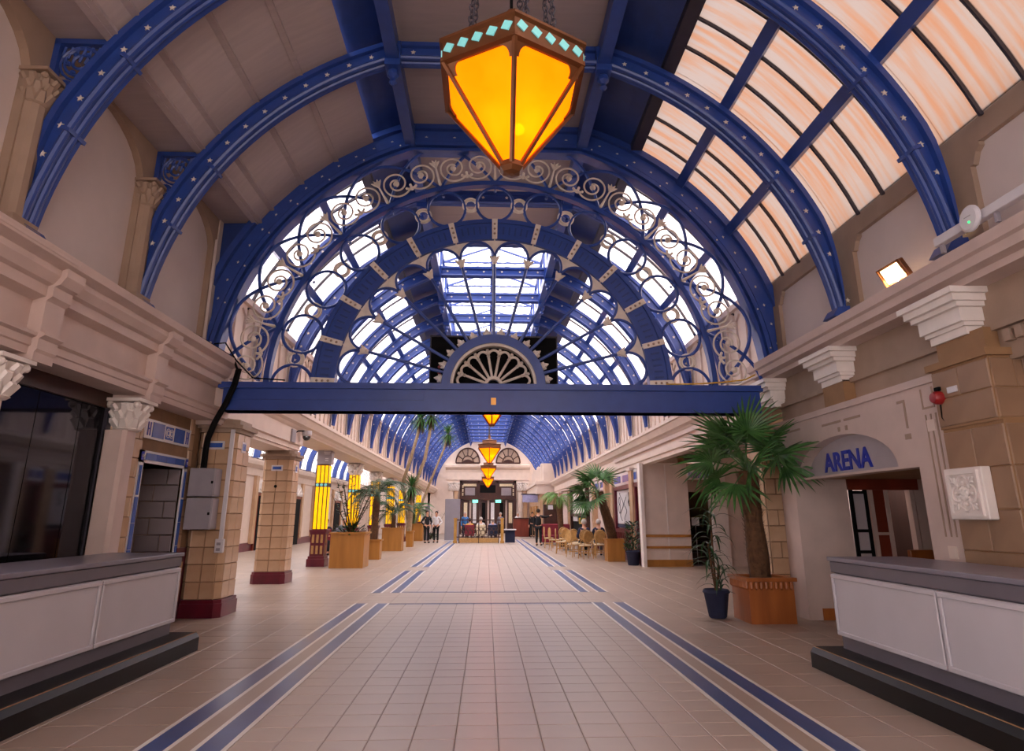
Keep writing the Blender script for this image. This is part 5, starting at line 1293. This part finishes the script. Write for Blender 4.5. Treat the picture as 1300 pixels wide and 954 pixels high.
fan_palm('tall fan palm with hairy brown trunk in the beaded planter by the portal', (4.03, 9.86, .5), [(4.03, 9.86, .45), (4.02, 9.86, .9), (4.0, 9.86, 1.4), (3.99, 9.86, 1.8), (3.97, 9.86, 2.12)], .145,
         [(182, 14, 30), (158, 42, 20), (205, 50, -20), (128, 66, 10), (240, 30, -50), (20, 32, 30), (-8, 48, -20), (60, 68, 0), (262, 64, 20), (200, -12, 40), (225, -25, -10), (300, 18, 30), (345, 8, 40), (170, 66, 40), (95, 30, 10), (258, 5, 60)], 'leaf', 1.0, 3)
pp = thing('potted_dracaena', 'dark leafy dracaena in a dark round pot beside the beaded planter', 'plant', (3.45, 10.15, 0))
MB().lathe([(.11, 0), (.13, .02), (.18, .34), (.20, .36), (.18, .40), (.15, .38), (.14, .36)], (3.45, 10.15, 0), 20).build('pot', 'cloth_navy', pp, True)
rnd = random.Random(5)
def strap_leaf(L, w, droop):
    mb = MB(); n = 5; vs = []
    for i in range(n + 1):
        f = i / n; ww = w * (1 - f) ** .6 * (.35 + 1.3 * f if f < .5 else 1)
        p = Vector((L * f * (1 - .25 * f), 0, L * (.55 * f - droop * f * f))); vs += [(p.x, -ww, p.z + ww * .4), (p.x, 0, p.z), (p.x, ww, p.z + ww * .4)]
    fs = []
    for i in range(n): fs += [(3 * i, 3 * i + 1, 3 * i + 4, 3 * i + 3), (3 * i + 1, 3 * i + 2, 3 * i + 5, 3 * i + 4)]
    return mb.add(vs, fs)
SL = [strap_leaf(.42, .026, .75).mesh('strap_leaf', 'leaf_dark', recalc=False), strap_leaf(.50, .03, 1.0).mesh('strap_leaf', 'leaf_dark', recalc=False)]
for (sx, sy, zt) in ((3.45, 10.15, 1.5), (3.40, 10.2, 1.05), (3.50, 10.1, .75)):
    MB().tube([(3.45, 10.15, .35), ((3.45 + sx) / 2, (10.15 + sy) / 2, zt * .6), (sx, sy, zt)], .016, 6).build('stem', 'trunk', pp)
    for k in range(20):
        f = k / 19; z = zt - .42 * (1 - f)
        o = inst('strap_leaf', SL[k % 2], pp, (sx - 3.45, sy - 10.15, z), (0, R_(rnd.uniform(-45, 10)), R_(k * 137.5)))
def pinnate(L=1.5, n=26, w=.02, ll=.34, droop=.9):
    mb = MB(); pts = [Vector((L * f * (1 - .22 * f), 0, L * (.75 * f - droop * f * f))) for f in [i / 14 for i in range(15)]]
    mb.tube([p[:] for p in pts], [.014 * (1 - i / 18) for i in range(15)], 5)
    for k in range(n):
        f = .12 + .88 * k / (n - 1); i = min(int(f * 14), 13); p = pts[i].lerp(pts[i + 1], f * 14 - i); d = (pts[i + 1] - pts[i]).normalized(); l_ = ll * math.sin(math.pi * (.15 + .8 * f)) + .08
        for s in (-1, 1):
            e = p + (d * .55 + Vector((0, s * .8, -.3))) * l_; q = p + (d * .3 + Vector((0, s * .45, .02))) * l_; t = d * w
            mb.add([p[:], (q - t)[:], e[:], (q + t)[:]], [(0, 1, 2, 3)])
    return mb
PIN = {m: pinnate().mesh('frond', m, recalc=False) for m in ('leaf', 'leaf_dark', 'leaf_light')}
def frond_palm(label, base, ztop, trunk_r, n, scale, m='leaf', seed=1, lean=(0, 0), el=(10, 60)):
    t = thing('feather_palm', label, 'palm', base); b = Vector(base); top = Vector((b.x + lean[0], b.y + lean[1], ztop)); rnd = random.Random(seed)
    hairy_trunk([(b + (top - b) * (i / 5))[:] for i in range(6)], trunk_r, seed, 160).build('trunk', 'trunk', t)
    for k in range(n):
        o = inst('frond', PIN[m], t, (top - b)[:], (0, R_(-rnd.uniform(*el) + 25), R_(k * 137.5 + seed * 40))); o.scale = (scale * rnd.uniform(.8, 1.1),) * 3
    return t
def yucca_head(c, n, L, rng, m=None):
    mb = MB()
    for k in range(n):
        a = k * 2.399; el = R_(75 - 140 * (k / n) + rng.uniform(-8, 8)); d = Vector((math.cos(a) * math.cos(el), math.sin(a) * math.cos(el), math.sin(el))); t = Vector((-math.sin(a), math.cos(a), 0)); l_ = L * rng.uniform(.8, 1.1)
        P = Vector(c); dr = Vector((0, 0, -l_ * .18))
        mb.add([(P - t * .012)[:], (P + t * .012)[:], (P + d * l_ * .5 + t * .026)[:], (P + d * l_ + dr)[:], (P + d * l_ * .5 - t * .026)[:]], [(0, 1, 2, 4), (4, 2, 3)])
    return mb
def yucca(label, base, stems, seed, m='leaf', L=.8):
    t = thing('yucca_tree', label, 'yucca', base); rng = random.Random(seed)
    for pts, r in stems:
        MB().tube(pts, [r * (1 - .35 * i / (len(pts) - 1)) for i in range(len(pts))], 8).build('stem', 'trunk_pale', t, True)
        tag(yucca_head(pts[-1], 110, L, rng).build('leaf_head', m, t), kind='stuff')
        sk = MB(); e = Vector(pts[-1]); 
        for k in range(40):
            a = k * 2.4; d = Vector((math.cos(a), math.sin(a), 0)) * rng.uniform(.08, .2); sk.add([(e + Vector((0, 0, -.02)))[:], (e + d + Vector((0, 0, -.25)))[:], (e + d * .9 + Vector((.03, 0, -L * rng.uniform(.7, 1.0))))[:]], [(0, 1, 2)])
        tag(sk.build('dead_skirt', 'trunk', t), kind='stuff')
    return t
# left row
wood_planter(-4.58, -3.52, 19.85, 20.85, .95, 'wood_gold', 'large square golden wood planter beside the grey signed lit column')
def shrub(label, base, h, seed, nst=9):
    t = thing('branching_shrub', label, 'shrub', base); rng = random.Random(seed); b = Vector(base); lv = MB()
    for k in range(nst):
        a = k * 2.4 + rng.uniform(-.3, .3); L = h * rng.uniform(.7, 1.1); sp = rng.uniform(.25, .62); pts = [(b + Vector((math.cos(a) * sp * L * f, math.sin(a) * sp * L * f * .7, L * (f - .18 * f * f * sp)))) for f in [j / 6 for j in range(7)]]
        MB().tube([p[:] for p in pts], [.022 * (1 - j / 8) for j in range(7)], 5).build('branch', 'trunk', t)
        for j in range(34):
            f = rng.uniform(.35, 1); i = min(int(f * 6), 5); p = pts[i].lerp(pts[i + 1], f * 6 - i); az = rng.uniform(0, 6.28); d = Vector((math.cos(az), math.sin(az), rng.uniform(-.2, .4))) * rng.uniform(.10, .24); s = Vector((-d.y, d.x, 0)).normalized() * .035
            lv.add([p[:], (p + d * .5 + s)[:], (p + d)[:], (p + d * .5 - s)[:]], [(0, 1, 2, 3)])
    for j in range(160):
        az = rng.uniform(0, 6.28); r = .42 * math.sqrt(rng.random()); p = b + Vector((r * math.cos(az), r * math.sin(az), rng.uniform(0, .4 - .3 * r))); d = Vector((math.cos(az), math.sin(az), rng.uniform(.1, 1))) * rng.uniform(.10, .2); s = Vector((-d.y, d.x, 0)).normalized() * .04
        lv.add([p[:], (p + d * .5 + s)[:], (p + d)[:], (p + d * .5 - s)[:]], [(0, 1, 2, 3)])
    tag(lv.build('leaves', 'leaf_dark', t), kind='stuff'); return t
shrub('sparse twiggy shrub growing in the large golden planter', (-4.05, 20.35, .86), 1.75, 4, 12)
wood_planter(-4.28, -3.66, 23.7, 24.3, .62, 'wood_gold', 'small golden wood planter behind the largest planter, holding a leaning feather palm')
frond_palm('feather palm with dark drooping fronds in the small golden planter', (-3.97, 24.0, .55), 2.15, .12, 15, 1.0, 'leaf_dark', 2, (.05, 0), (0, 60))
wood_planter(-4.56, -3.62, 29.4, 30.3, .92, 'wood_gold', 'square golden wood planter in front of the twin headed yucca')
frond_palm('low bushy feather palm in the planter before the twin headed yucca', (-4.1, 29.85, .85), 1.5, .10, 14, .95, 'leaf_dark', 6, (0, 0), (5, 70))
wood_planter(-3.95, -3.55, 33.2, 33.8, .70, 'wood_gold', 'narrow golden wood planter at the foot of the twin headed yucca')
yucca('tall yucca with two pale stems and drooping heads by the arcade', (-3.75, 33.5, .62), [([(-3.8, 33.5, .6), (-3.95, 33.5, 1.8), (-4.25, 33.5, 3.0), (-3.9, 33.5, 4.2), (-3.55, 33.5, 5.6), (-3.45, 33.5, 6.4)], .11), ([(-3.8, 33.5, .6), (-3.75, 33.5, 1.8), (-3.6, 33.5, 3.0), (-3.15, 33.5, 4.3), (-2.95, 33.5, 5.6), (-2.9, 33.5, 6.5)], .11), ([(-3.8, 33.4, .6), (-3.7, 33.3, 1.6), (-3.75, 33.2, 2.9)], .08)], 3, 'leaf', .95)
wood_planter(-4.95, -3.85, 41.3, 42.3, .98, 'wood_gold', 'wide golden wood planter holding the single tall yucca')
yucca('tall yucca with one thin pale stem and green tufted head', (-4.3, 41.8, .9), [([(-4.4, 41.8, .9), (-3.9, 41.8, 2.6), (-3.3, 41.8, 4.2), (-2.75, 41.8, 5.6), (-2.5, 41.8, 6.6)], .09)], 8, 'leaf', 1.0)
frond_palm('bushy feather palm filling the wide golden planter', (-4.5, 41.8, .9), 1.7, .10, 16, 1.1, 'leaf', 9, (0, 0), (5, 70))
shrub('dark leafy bush behind the wide golden planter', (-3.6, 44.0, .0), 2.0, 12, 12)
# right row
wood_planter(4.02, 4.68, 22.35, 23.0, .68, 'wood_gold', 'plain golden wood planter near the poster window')
fan_palm('leaning fan palm with drooping leaves in the planter near the poster window', (4.35, 22.7, .62), [(4.33, 22.7, .6), (4.2, 22.7, 1.2), (4.02, 22.7, 1.8), (3.88, 22.7, 2.25)], .16,
         [(180, 10, 30), (170, -15, 20), (200, -30, -20), (150, 40, 10), (240, 20, -40), (90, 60, 10), (210, 45, -10), (20, 65, 20), (190, -50, 10), (255, -20, 30), (165, 55, 0), (130, 5, 0)], 'leaf', 1.05, 8)
bp = thing('potted_shrub', 'bushy dark plant in a small blue round pot by the maroon door', 'plant', (4.6, 20.75, 0))
MB().lathe([(.15, 0), (.17, .02), (.21, .38), (.23, .40), (.20, .44), (.16, .40)], (4.55, 20.75, 0), 18).build('pot', 'cloth_navy', bp, True)
rng = random.Random(9); lv = MB()
for j in range(200):
    az = rng.uniform(0, 6.28); z = rng.uniform(.4, 1.25); r = .17 * (1.3 - .7 * z) + .05; p = Vector((4.55 + r * math.cos(az), 20.75 + r * math.sin(az), z)); d = Vector((math.cos(az), math.sin(az), .7)) * .12; s = Vector((-d.y, d.x, 0)).normalized() * .035
    lv.add([p[:], (p + d * .5 + s)[:], (p + d)[:], (p + d * .5 - s)[:]], [(0, 1, 2, 3)])
tag(lv.build('foliage', 'leaf_dark', bp), kind='stuff'); MB().tube([(4.55, 20.75, .38), (4.55, 20.75, 1.2)], .02, 6).build('stem', 'trunk', bp)
frond_palm('small bright palm with flat crown rising behind the cafe chairs', (3.75, 33.0, .0), 2.35, .15, 14, .8, 'leaf_light', 4, (-.12, 0), (-10, 35))

# ================================================================ FURNITURE of the far hall
RY = 37.9
rl_ = thing('railing_enclosure', 'brass posted railing with dark scroll panel in front of the seated people', 'railing', (-.4, RY, 0))
for x in (-1.72, .92):
    m = MB(); m.box(x - .08, x + .08, RY - .08, RY + .08, 0, 1.30); m.box(x - .11, x + .11, RY - .11, RY + .11, 1.30, 1.36); m.box(x - .11, x + .11, RY - .11, RY + .11, 0, .14); m.build('brass_post', 'brass', rl_)
for x in (-1.50, -.40, .72): MB().tube([(x, RY, 0), (x, RY, 1.16)], .03, 6).build('upright', 'wood_dark', rl_)
for z in (.30, 1.22): MB().box(-1.64, .84, RY - .03, RY + .03, z, z + .06).build('rail', 'wood_dark', rl_)
MB().box(-1.5, .72, RY - .02, RY + .03, .02, .28).build('kick_board', 'rattan', rl_)
for k in range(9):
    x = -1.36 + k * .24
    m = MB(); m.torus((x, RY, .58), .13, .018, 14, 5); m.torus((x + .12, RY, .76), .10, .016, 14, 5); m.tube([(x, RY, .33), (x + .14, RY, .56), (x, RY, .82)], .018, 5); m.build('scroll', 'wood_dark', rl_)
for x in (-1.72, .92): MB().box(x - .03, x + .03, RY + .08, RY + 2.6, 1.2, 1.26).build('side_rail', 'brass', rl_)
sp_ = tag(MB().cbox(-2.55, -1.62, 41.55, 41.65, 0, 2.5, .01).build('partition_screen', 'grey_panel'), 'tall plain grey partition screen behind the railing', 'screen')
MB().box(-2.62, -1.55, 41.5, 41.7, 0, .04).build('foot_bar', 'plastic_white', sp_)
sp2 = tag(MB().cbox(-3.85, -3.55, 42.4, 42.5, 0, 2.1, .01).build('partition_screen', 'grey_panel'), 'narrow grey partition screen beside the wide golden planter', 'screen')
pd = thing('podium', 'reddish wooden reception podium near the far doors', 'podium', (2.7, 50, 0))
MB().cbox(2.05, 3.2, 49.7, 50.4, 0, 1.28, .01).build('front', 'wood_red', pd); MB().cbox(1.98, 3.27, 49.63, 50.45, 1.28, 1.36, .01).build('top', 'wood_dark', pd); MB().cbox(3.2, 3.45, 49.7, 50.4, 0, 1.3, .01).build('side', 'black', pd)
tb_ = thing('side_table', 'low dark table with a white top beside the brass railing', 'table', (1.25, 39, 0))
MB().cbox(1.05, 1.75, 38.6, 39.2, .68, .74, .01).build('top', 'plastic_white', tb_); MB().cbox(1.12, 1.68, 38.7, 39.1, 0, .68, .01).build('body', 'cloth_navy', tb_)
cbk = thing('dark_cabinet', 'tall dark brown cabinet with a white notice beside the small bright palm', 'cabinet', (3.95, 40, 0))
MB().cbox(3.45, 4.6, 39.7, 40.4, 0, 2.15, .01).build('carcass', 'wood_dark', cbk); MB().cbox(3.7, 4.0, 39.67, 39.70, 1.85, 2.1, .005).build('notice', 'plastic_white', cbk); MB().cbox(3.47, 4.02, 39.68, 39.70, .1, 1.8, .005).build('door', 'wood_dark', cbk)
so = thing('sofa', 'dark red upholstered bench behind the cafe chairs', 'sofa', (3.9, 36.3, 0))
MB().cbox(3.0, 4.6, 36.0, 36.7, .1, .48, .04).build('seat', 'upholstery', so); MB().cbox(3.0, 4.6, 36.6, 36.85, .3, 1.05, .04).build('backrest', 'upholstery', so)
for x in (3.08, 4.5): MB().box(x - .03, x + .03, 36.05, 36.11, 0, .12).build('leg', 'wood_dark', so)
def cafe_chair():
    t = thing('cafe_chair', 'rattan cafe chair with oval back', 'chair', (0, 0, 0))
    m = MB(); m.lathe([(.20, .43), (.225, .45), (.22, .475), (.1, .485)], (0, 0, 0), 16); m.build('seat', 'cushion', t)
    MB().torus((0, 0, .44), .215, .018, 18, 6, 'z').build('seat_frame', 'rattan', t)
    for (x, y) in ((-.17, -.15), (.17, -.15), (-.16, .16), (.16, .16)): MB().tube([(x, y, .44), (x * 1.2, y * 1.25, 0)], [.018, .014], 6).build('leg', 'rattan', t)
    MB().torus((0, 0, .2), .19, .011, 14, 5, 'z').build('stretcher', 'rattan', t)
    f = MB(); f.tube([(.20 * math.cos(a), .22, .74 + .22 * math.sin(a)) for a in [2 * math.pi * k / 20 for k in range(20)]], .017, 6, closed=True); f.build('back_frame', 'rattan', t)
    p = MB(); p.prism([(.17 * math.cos(a), .215, .74 + .19 * math.sin(a)) for a in [2 * math.pi * k / 18 for k in range(18)]], (0, .012, 0)); p.build('back_panel', 'rattan', t)
    for s in (-1, 1): MB().tube([(s * .15, .2, .44), (s * .17, .215, .6)], .015, 6).build('back_post', 'rattan', t)
    return t
ch = cafe_chair()
spots = [(3.02, 29.6, 100, 'rattan cafe chair nearest the standing person in black'), (3.05, 27.2, 80, 'rattan cafe chair at the round table on the aisle edge'), (3.25, 24.9, 120, 'rattan cafe chair turned towards the seated couple'), (3.55, 23.9, 200, 'rattan cafe chair with its oval back to the floor stripes, by the planter'), (4.15, 24.4, 180, 'rattan cafe chair pushed against the maroon dado'), (3.55, 26.3, 20, 'rattan cafe chair behind the seated couple'), (4.3, 26.6, -30, 'rattan cafe chair against the wall behind the seated couple'), (3.5, 28.6, 20, 'rattan cafe chair between the two round tables'), (3.6, 30.9, 0, 'rattan cafe chair on the far side of the second round table'), (4.25, 29.4, -90, 'rattan cafe chair against the wall at the second round table'), (3.0, 32.0, 90, 'rattan cafe chair beyond the second round table'), (3.75, 25.55, 180, 'rattan cafe chair holding the seated man in navy on the aisle side'), (4.3, 25.5, 180, 'rattan cafe chair holding the seated man in navy on the wall side')]
for k, (x, y, a, lb) in enumerate(spots):
    o = ch if k == 0 else copy_tree(ch); o.location = (x, y, 0); o.rotation_euler = (0, 0, R_(a)); o['label'] = lb; o['group'] = 'rattan cafe chairs'
for (x, y, lb) in ((3.85, 27.3, 'small round cafe table in front of the seated couple'), (3.65, 29.9, 'small round cafe table near the standing person in black')):
    t = thing('cafe_table', lb, 'table', (x, y, 0)); MB().lathe([(.34, .70), (.35, .715), (.34, .73)], (x, y, 0), 24).build('top', 'wood_dark', t); MB().tube([(x, y, .03), (x, y, .7)], .03, 8).build('pedestal', 'dark_iron', t); MB().lathe([(.24, 0), (.22, .03), (.04, .05)], (x, y, 0), 18).build('base', 'dark_iron', t)

# ================================================================ PEOPLE
def skin(name, verts, edges, radii, m, parent, root=0, sub=1):
    me = bpy.data.meshes.new(name); me.from_pydata(verts, edges, []); o = bpy.data.objects.new(name, me); COL.objects.link(o)
    o.modifiers.new('Skin', 'SKIN')
    if not me.skin_vertices: me.skin_vertices.new() if hasattr(me.skin_vertices, 'new') else None
    for i, r in enumerate(radii):
        d = me.skin_vertices[0].data[i]; d.radius = (r, r) if not isinstance(r, tuple) else r; d.use_root = (i == root)
    o.modifiers['Skin'].use_smooth_shade = True
    s = o.modifiers.new('Sub', 'SUBSURF'); s.levels = sub; s.render_levels = sub
    dg = bpy.context.evaluated_depsgraph_get(); ev = o.evaluated_get(dg); nm = bpy.data.meshes.new_from_object(ev)
    o.modifiers.clear(); o.data = nm; bpy.data.meshes.remove(me)
    nm.materials.clear(); nm.materials.append(MATS[m]); nm.polygons.foreach_set('use_smooth', [True] * len(nm.polygons))
    o.parent = parent
    return o
def person(label, loc, face, top, legs='cloth_black', hair='hair_grey', sit=False, arms='down', h=1.72, group=None, long_hair=False):
    """face = heading in degrees (0 looks along +Y)"""
    t = thing('person', label, 'person', loc, group); t.rotation_euler = (0, 0, R_(-face)); k = h / 1.72
    zp = .52 if sit else .92                      # pelvis
    V = [(0, 0, zp), (0, .02, zp + .16), (0, .0, zp + .34), (0, -.01, zp + .46), (0, 0, zp + .53), (0, .02, zp + .60), (0, .03, zp + .70), (0, .02, zp + .77)]
    E = [(i, i + 1) for i in range(7)]; Rr = [(.15, .11), (.135, .10), (.15, .11), (.12, .09), (.055, .055), (.07, .08), (.085, .10), (.055, .06)]
    def limb(src, pts, rad):
        p = src
        for q, r in zip(pts, rad): V.append(q); Rr.append(r); E.append((p, len(V) - 1)); p = len(V) - 1
        return p
    sh = zp + .44; arm_i = []; leg_i = []
    for s in (-1, 1):
        i0 = len(V)
        if arms == 'raise' and s > 0: el, wr = (s * .34, .12, sh - .02), (s * .50, .32, sh + .06)
        elif arms == 'table' or sit: el, wr = (s * .25, .06, sh - .27), (s * .17, .28, sh - .26)
        elif arms == 'hips': el, wr = (s * .32, -.08, sh - .24), (s * .17, .1, sh - .40)
        else: el, wr = (s * .23, -.01, sh - .28), (s * .23, .07, sh - .52)
        e = limb(3, [(s * .17, 0, sh + .02), el, wr], [.062, .045, .032]); W = Vector(wr); d = (W - Vector(el)).normalized()
        n = d.cross(Vector((0, 0, 1))); n = n.normalized() if n.length > .1 else Vector((s, 0, 0))
        pa = limb(e, [(W + d * .07)[:]], [.034])
        for j, L in enumerate((.075, .085, .08, .065)):
            limb(pa, [(W + d * (.09 + L * .5) + n * (.027 - .018 * j))[:], (W + d * (.08 + L) + n * (.027 - .018 * j) + Vector((0, 0, -.02)))[:]], [.009, .007])
        limb(e, [(W + d * .05 + n * .05)[:], (W + d * .09 + n * .065)[:]], [.010, .008])
        arm_i.append((e, el, wr))
    for s in (-1, 1):
        if sit: pts = [(s * .10, .02, zp - .02), (s * .11, .42, zp - .02), (s * .11, .44, .09), (s * .11, .46, .05), (s * .11, .60, .04)]
        else: pts = [(s * .095, 0, zp - .06), (s * .10, .01, .50), (s * .10, -.01, .09), (s * .10, .02, .05), (s * .11, .15, .035)]
        limb(0, pts, [.085, .062, .042, .045, .03])
    V = [(a * k, b * k, c * k) for a, b, c in V]
    sc = lambda r, m=1.: (r[0] * k * m, r[1] * k * m) if isinstance(r, tuple) else r * k * m
    body = skin('body', V, E, [sc(r) for r in Rr], 'skin', t)
    # jacket: torso and sleeves a little outside the body
    P = lambda *a: tuple(x * k for x in a)
    JV = [P(0, 0, zp - .04), P(0, .02, zp + .16), P(0, 0, zp + .34), P(0, -.01, zp + .47)]; JE = [(0, 1), (1, 2), (2, 3)]; JR = [(.165, .125), (.15, .115), (.165, .125), (.10, .085)]
    for s, (e, el, wr) in zip((-1, 1), arm_i):
        b = len(JV); JV += [P(s * .17, 0, sh + .02), P(*el), P(*wr)]; JR += [.074, .058, .044]; JE += [(3, b), (b, b + 1), (b + 1, b + 2)]
    skin('top_garment', JV, JE, [sc(r) for r in JR], top, t)
    TV = [P(0, 0, zp + .02)]; TE = []; TR = [(.158, .118)]
    for s in (-1, 1):
        b = len(TV)
        if sit: q = [P(s * .10, .02, zp - .02), P(s * .11, .42, zp - .02), P(s * .11, .44, .12)]
        else: q = [P(s * .095, 0, zp - .06), P(s * .10, .01, .50), P(s * .10, -.01, .10)]
        TV += q; TR += [.10, .076, .058]; TE += [(0, b), (b, b + 1), (b + 1, b + 2)]
    skin('trousers', TV, TE, [sc(r) for r in TR], legs, t)
    for s in (-1, 1):
        fy = .46 if sit else .0
        MB().ball((s * .11 * k, (fy + .07) * k, .045 * k), .1 * k, 8, (.5, 1.35, .45)).xf(Matrix.Identity(4)).mesh
        sm = MB().ball((s * .11 * k, (fy + .07) * k, .045 * k), .1 * k, 8, (.5, 1.35, .45)); o = bpy.data.objects.new('shoe', sm.mesh('shoe', 'cloth_black')); COL.objects.link(o); o.parent = t
    def cp(nm, mb, m): o = bpy.data.objects.new(nm, mb.mesh(nm, m)); COL.objects.link(o); o.parent = t; return o
    zc = (zp + .70) * k
    hm = MB().ball((0, -.015 * k, zc + .035 * k), .112 * k, 12, (.88, 1.0, .95)); hm.v = [(x, y, z) if not (y > .055 * k and z < zc + .07 * k) else (x, .05 * k, z) for x, y, z in hm.v]
    if long_hair: hm.ball((0, -.06 * k, zc - .08 * k), .09 * k, 8, (1, .5, 1.3))
    cp('hair', hm, hair)
    f = MB(); f.tube([(0, .11 * k, zc + .01 * k), (0, .135 * k, zc - .03 * k)], [.010 * k, .016 * k], 6); cp('nose', f, 'skin')
    for s in (-1, 1):
        cp('eye', MB().ball((s * .035 * k, .112 * k, zc + .005 * k), .011 * k, 6), 'hair_dark'); cp('ear', MB().ball((s * .088 * k, .02 * k, zc - .01 * k), .028 * k, 6, (.4, .7, 1.2)), 'skin')
    cp('mouth', MB().ball((0, .118 * k, zc - .055 * k), .022 * k, 6, (1, .3, .25)), 'upholstery')
    return t
person('person in black standing beside the cafe chairs, one arm raised', (2.72, 34.6, 0), 20, 'cloth_black', 'cloth_black', 'hair_dark', arms='raise', h=1.80)
person('seated person in navy jacket on the aisle side of the couple', (3.75, 25.5, 0), 0, 'cloth_navy', 'cloth_black', 'hair_grey', True)
person('seated person in navy jacket on the wall side of the couple', (4.3, 25.45, 0), 5, 'cloth_navy', 'cloth_grey', 'hair_grey', True)
def bench_seat(x, y, m, lb):
    t = thing('upholstered_chair', lb, 'chair', (x, y, 0)); MB().cbox(x - .27, x + .27, y - .06, y + .42, .36, .47, .03).build('seat', m, t); MB().cbox(x - .28, x + .28, y - .24, y - .15, .36, .98, .03).build('backrest', m, t)
    for sx in (-1, 1):
        for yy in (y - .17, y + .36): MB().box(x + sx * .24 - .02, x + sx * .24 + .02, yy - .02, yy + .02, 0, .38).build('leg', 'wood_dark', t)
for x, m, lb in ((-.95, 'upholstery', 'red upholstered chair behind the railing, under the person in yellow'), (-.30, 'cushion', 'pale upholstered chair behind the railing, under the person in stripes'), (.40, 'cloth_navy', 'navy upholstered chair behind the railing, under the person in lilac')): bench_seat(x, 39.3, m, lb)
person('seated person in yellow top behind the brass railing', (-.95, 39.35, 0), 0, 'cloth_yellow', 'cloth_black', 'hair_dark', True)
p_ = person('seated white haired person in white top with dark stripes behind the railing', (-.30, 39.35, 0), -5, 'cloth_white', 'cloth_black', 'hair_grey', True, h=1.8)
person('seated person in lilac top behind the brass railing', (.40, 39.35, 0), 5, 'cloth_lilac', 'cloth_navy', 'hair_grey', True)
person('person in bright blue shirt standing by the grey partition screen', (-1.35, 43.2, 0), 170, 'cloth_blue', 'cloth_navy', 'hair_grey', h=1.7)
person('person in dark grey standing before the far doors', (1.05, 48.5, 0), 200, 'cloth_grey', 'cloth_black', 'hair_grey', h=1.7)
person('person in white shirt behind the reddish podium', (2.45, 51.4, 0), 180, 'cloth_white', 'cloth_black', 'hair_grey', h=1.72)
person('person in black waistcoat standing next to the podium', (3.35, 48.2, 0), 190, 'cloth_black', 'cloth_black', 'hair_dark', h=1.72)
person('person in black standing at the end of the planter row, arms folded', (-3.35, 38.2, 0), 150, 'cloth_black', 'cloth_black', 'hair_dark', arms='hips', h=1.74)
person('person in white sleeves and black waistcoat near the planter row', (-2.85, 38.6, 0), 190, 'cloth_white', 'cloth_black', 'hair_dark', arms='hips', h=1.72)
bench_seat(-6.3, 26.6, 'upholstery', 'red upholstered chair in the side aisle, under the dark haired person')
person('seated dark haired person in black in the side aisle behind the planters', (-6.3, 26.7, 0), 165, 'cloth_black', 'cloth_black', 'hair_dark', True, h=1.75)
bench_seat(-6.1, 29.0, 'cloth_grey', 'grey upholstered chair in the side aisle, under the grey haired person')
person('seated grey haired person in dark top in the side aisle', (-6.1, 29.1, 0), 180, 'cloth_grey', 'cloth_black', 'hair_grey', True, h=1.8)
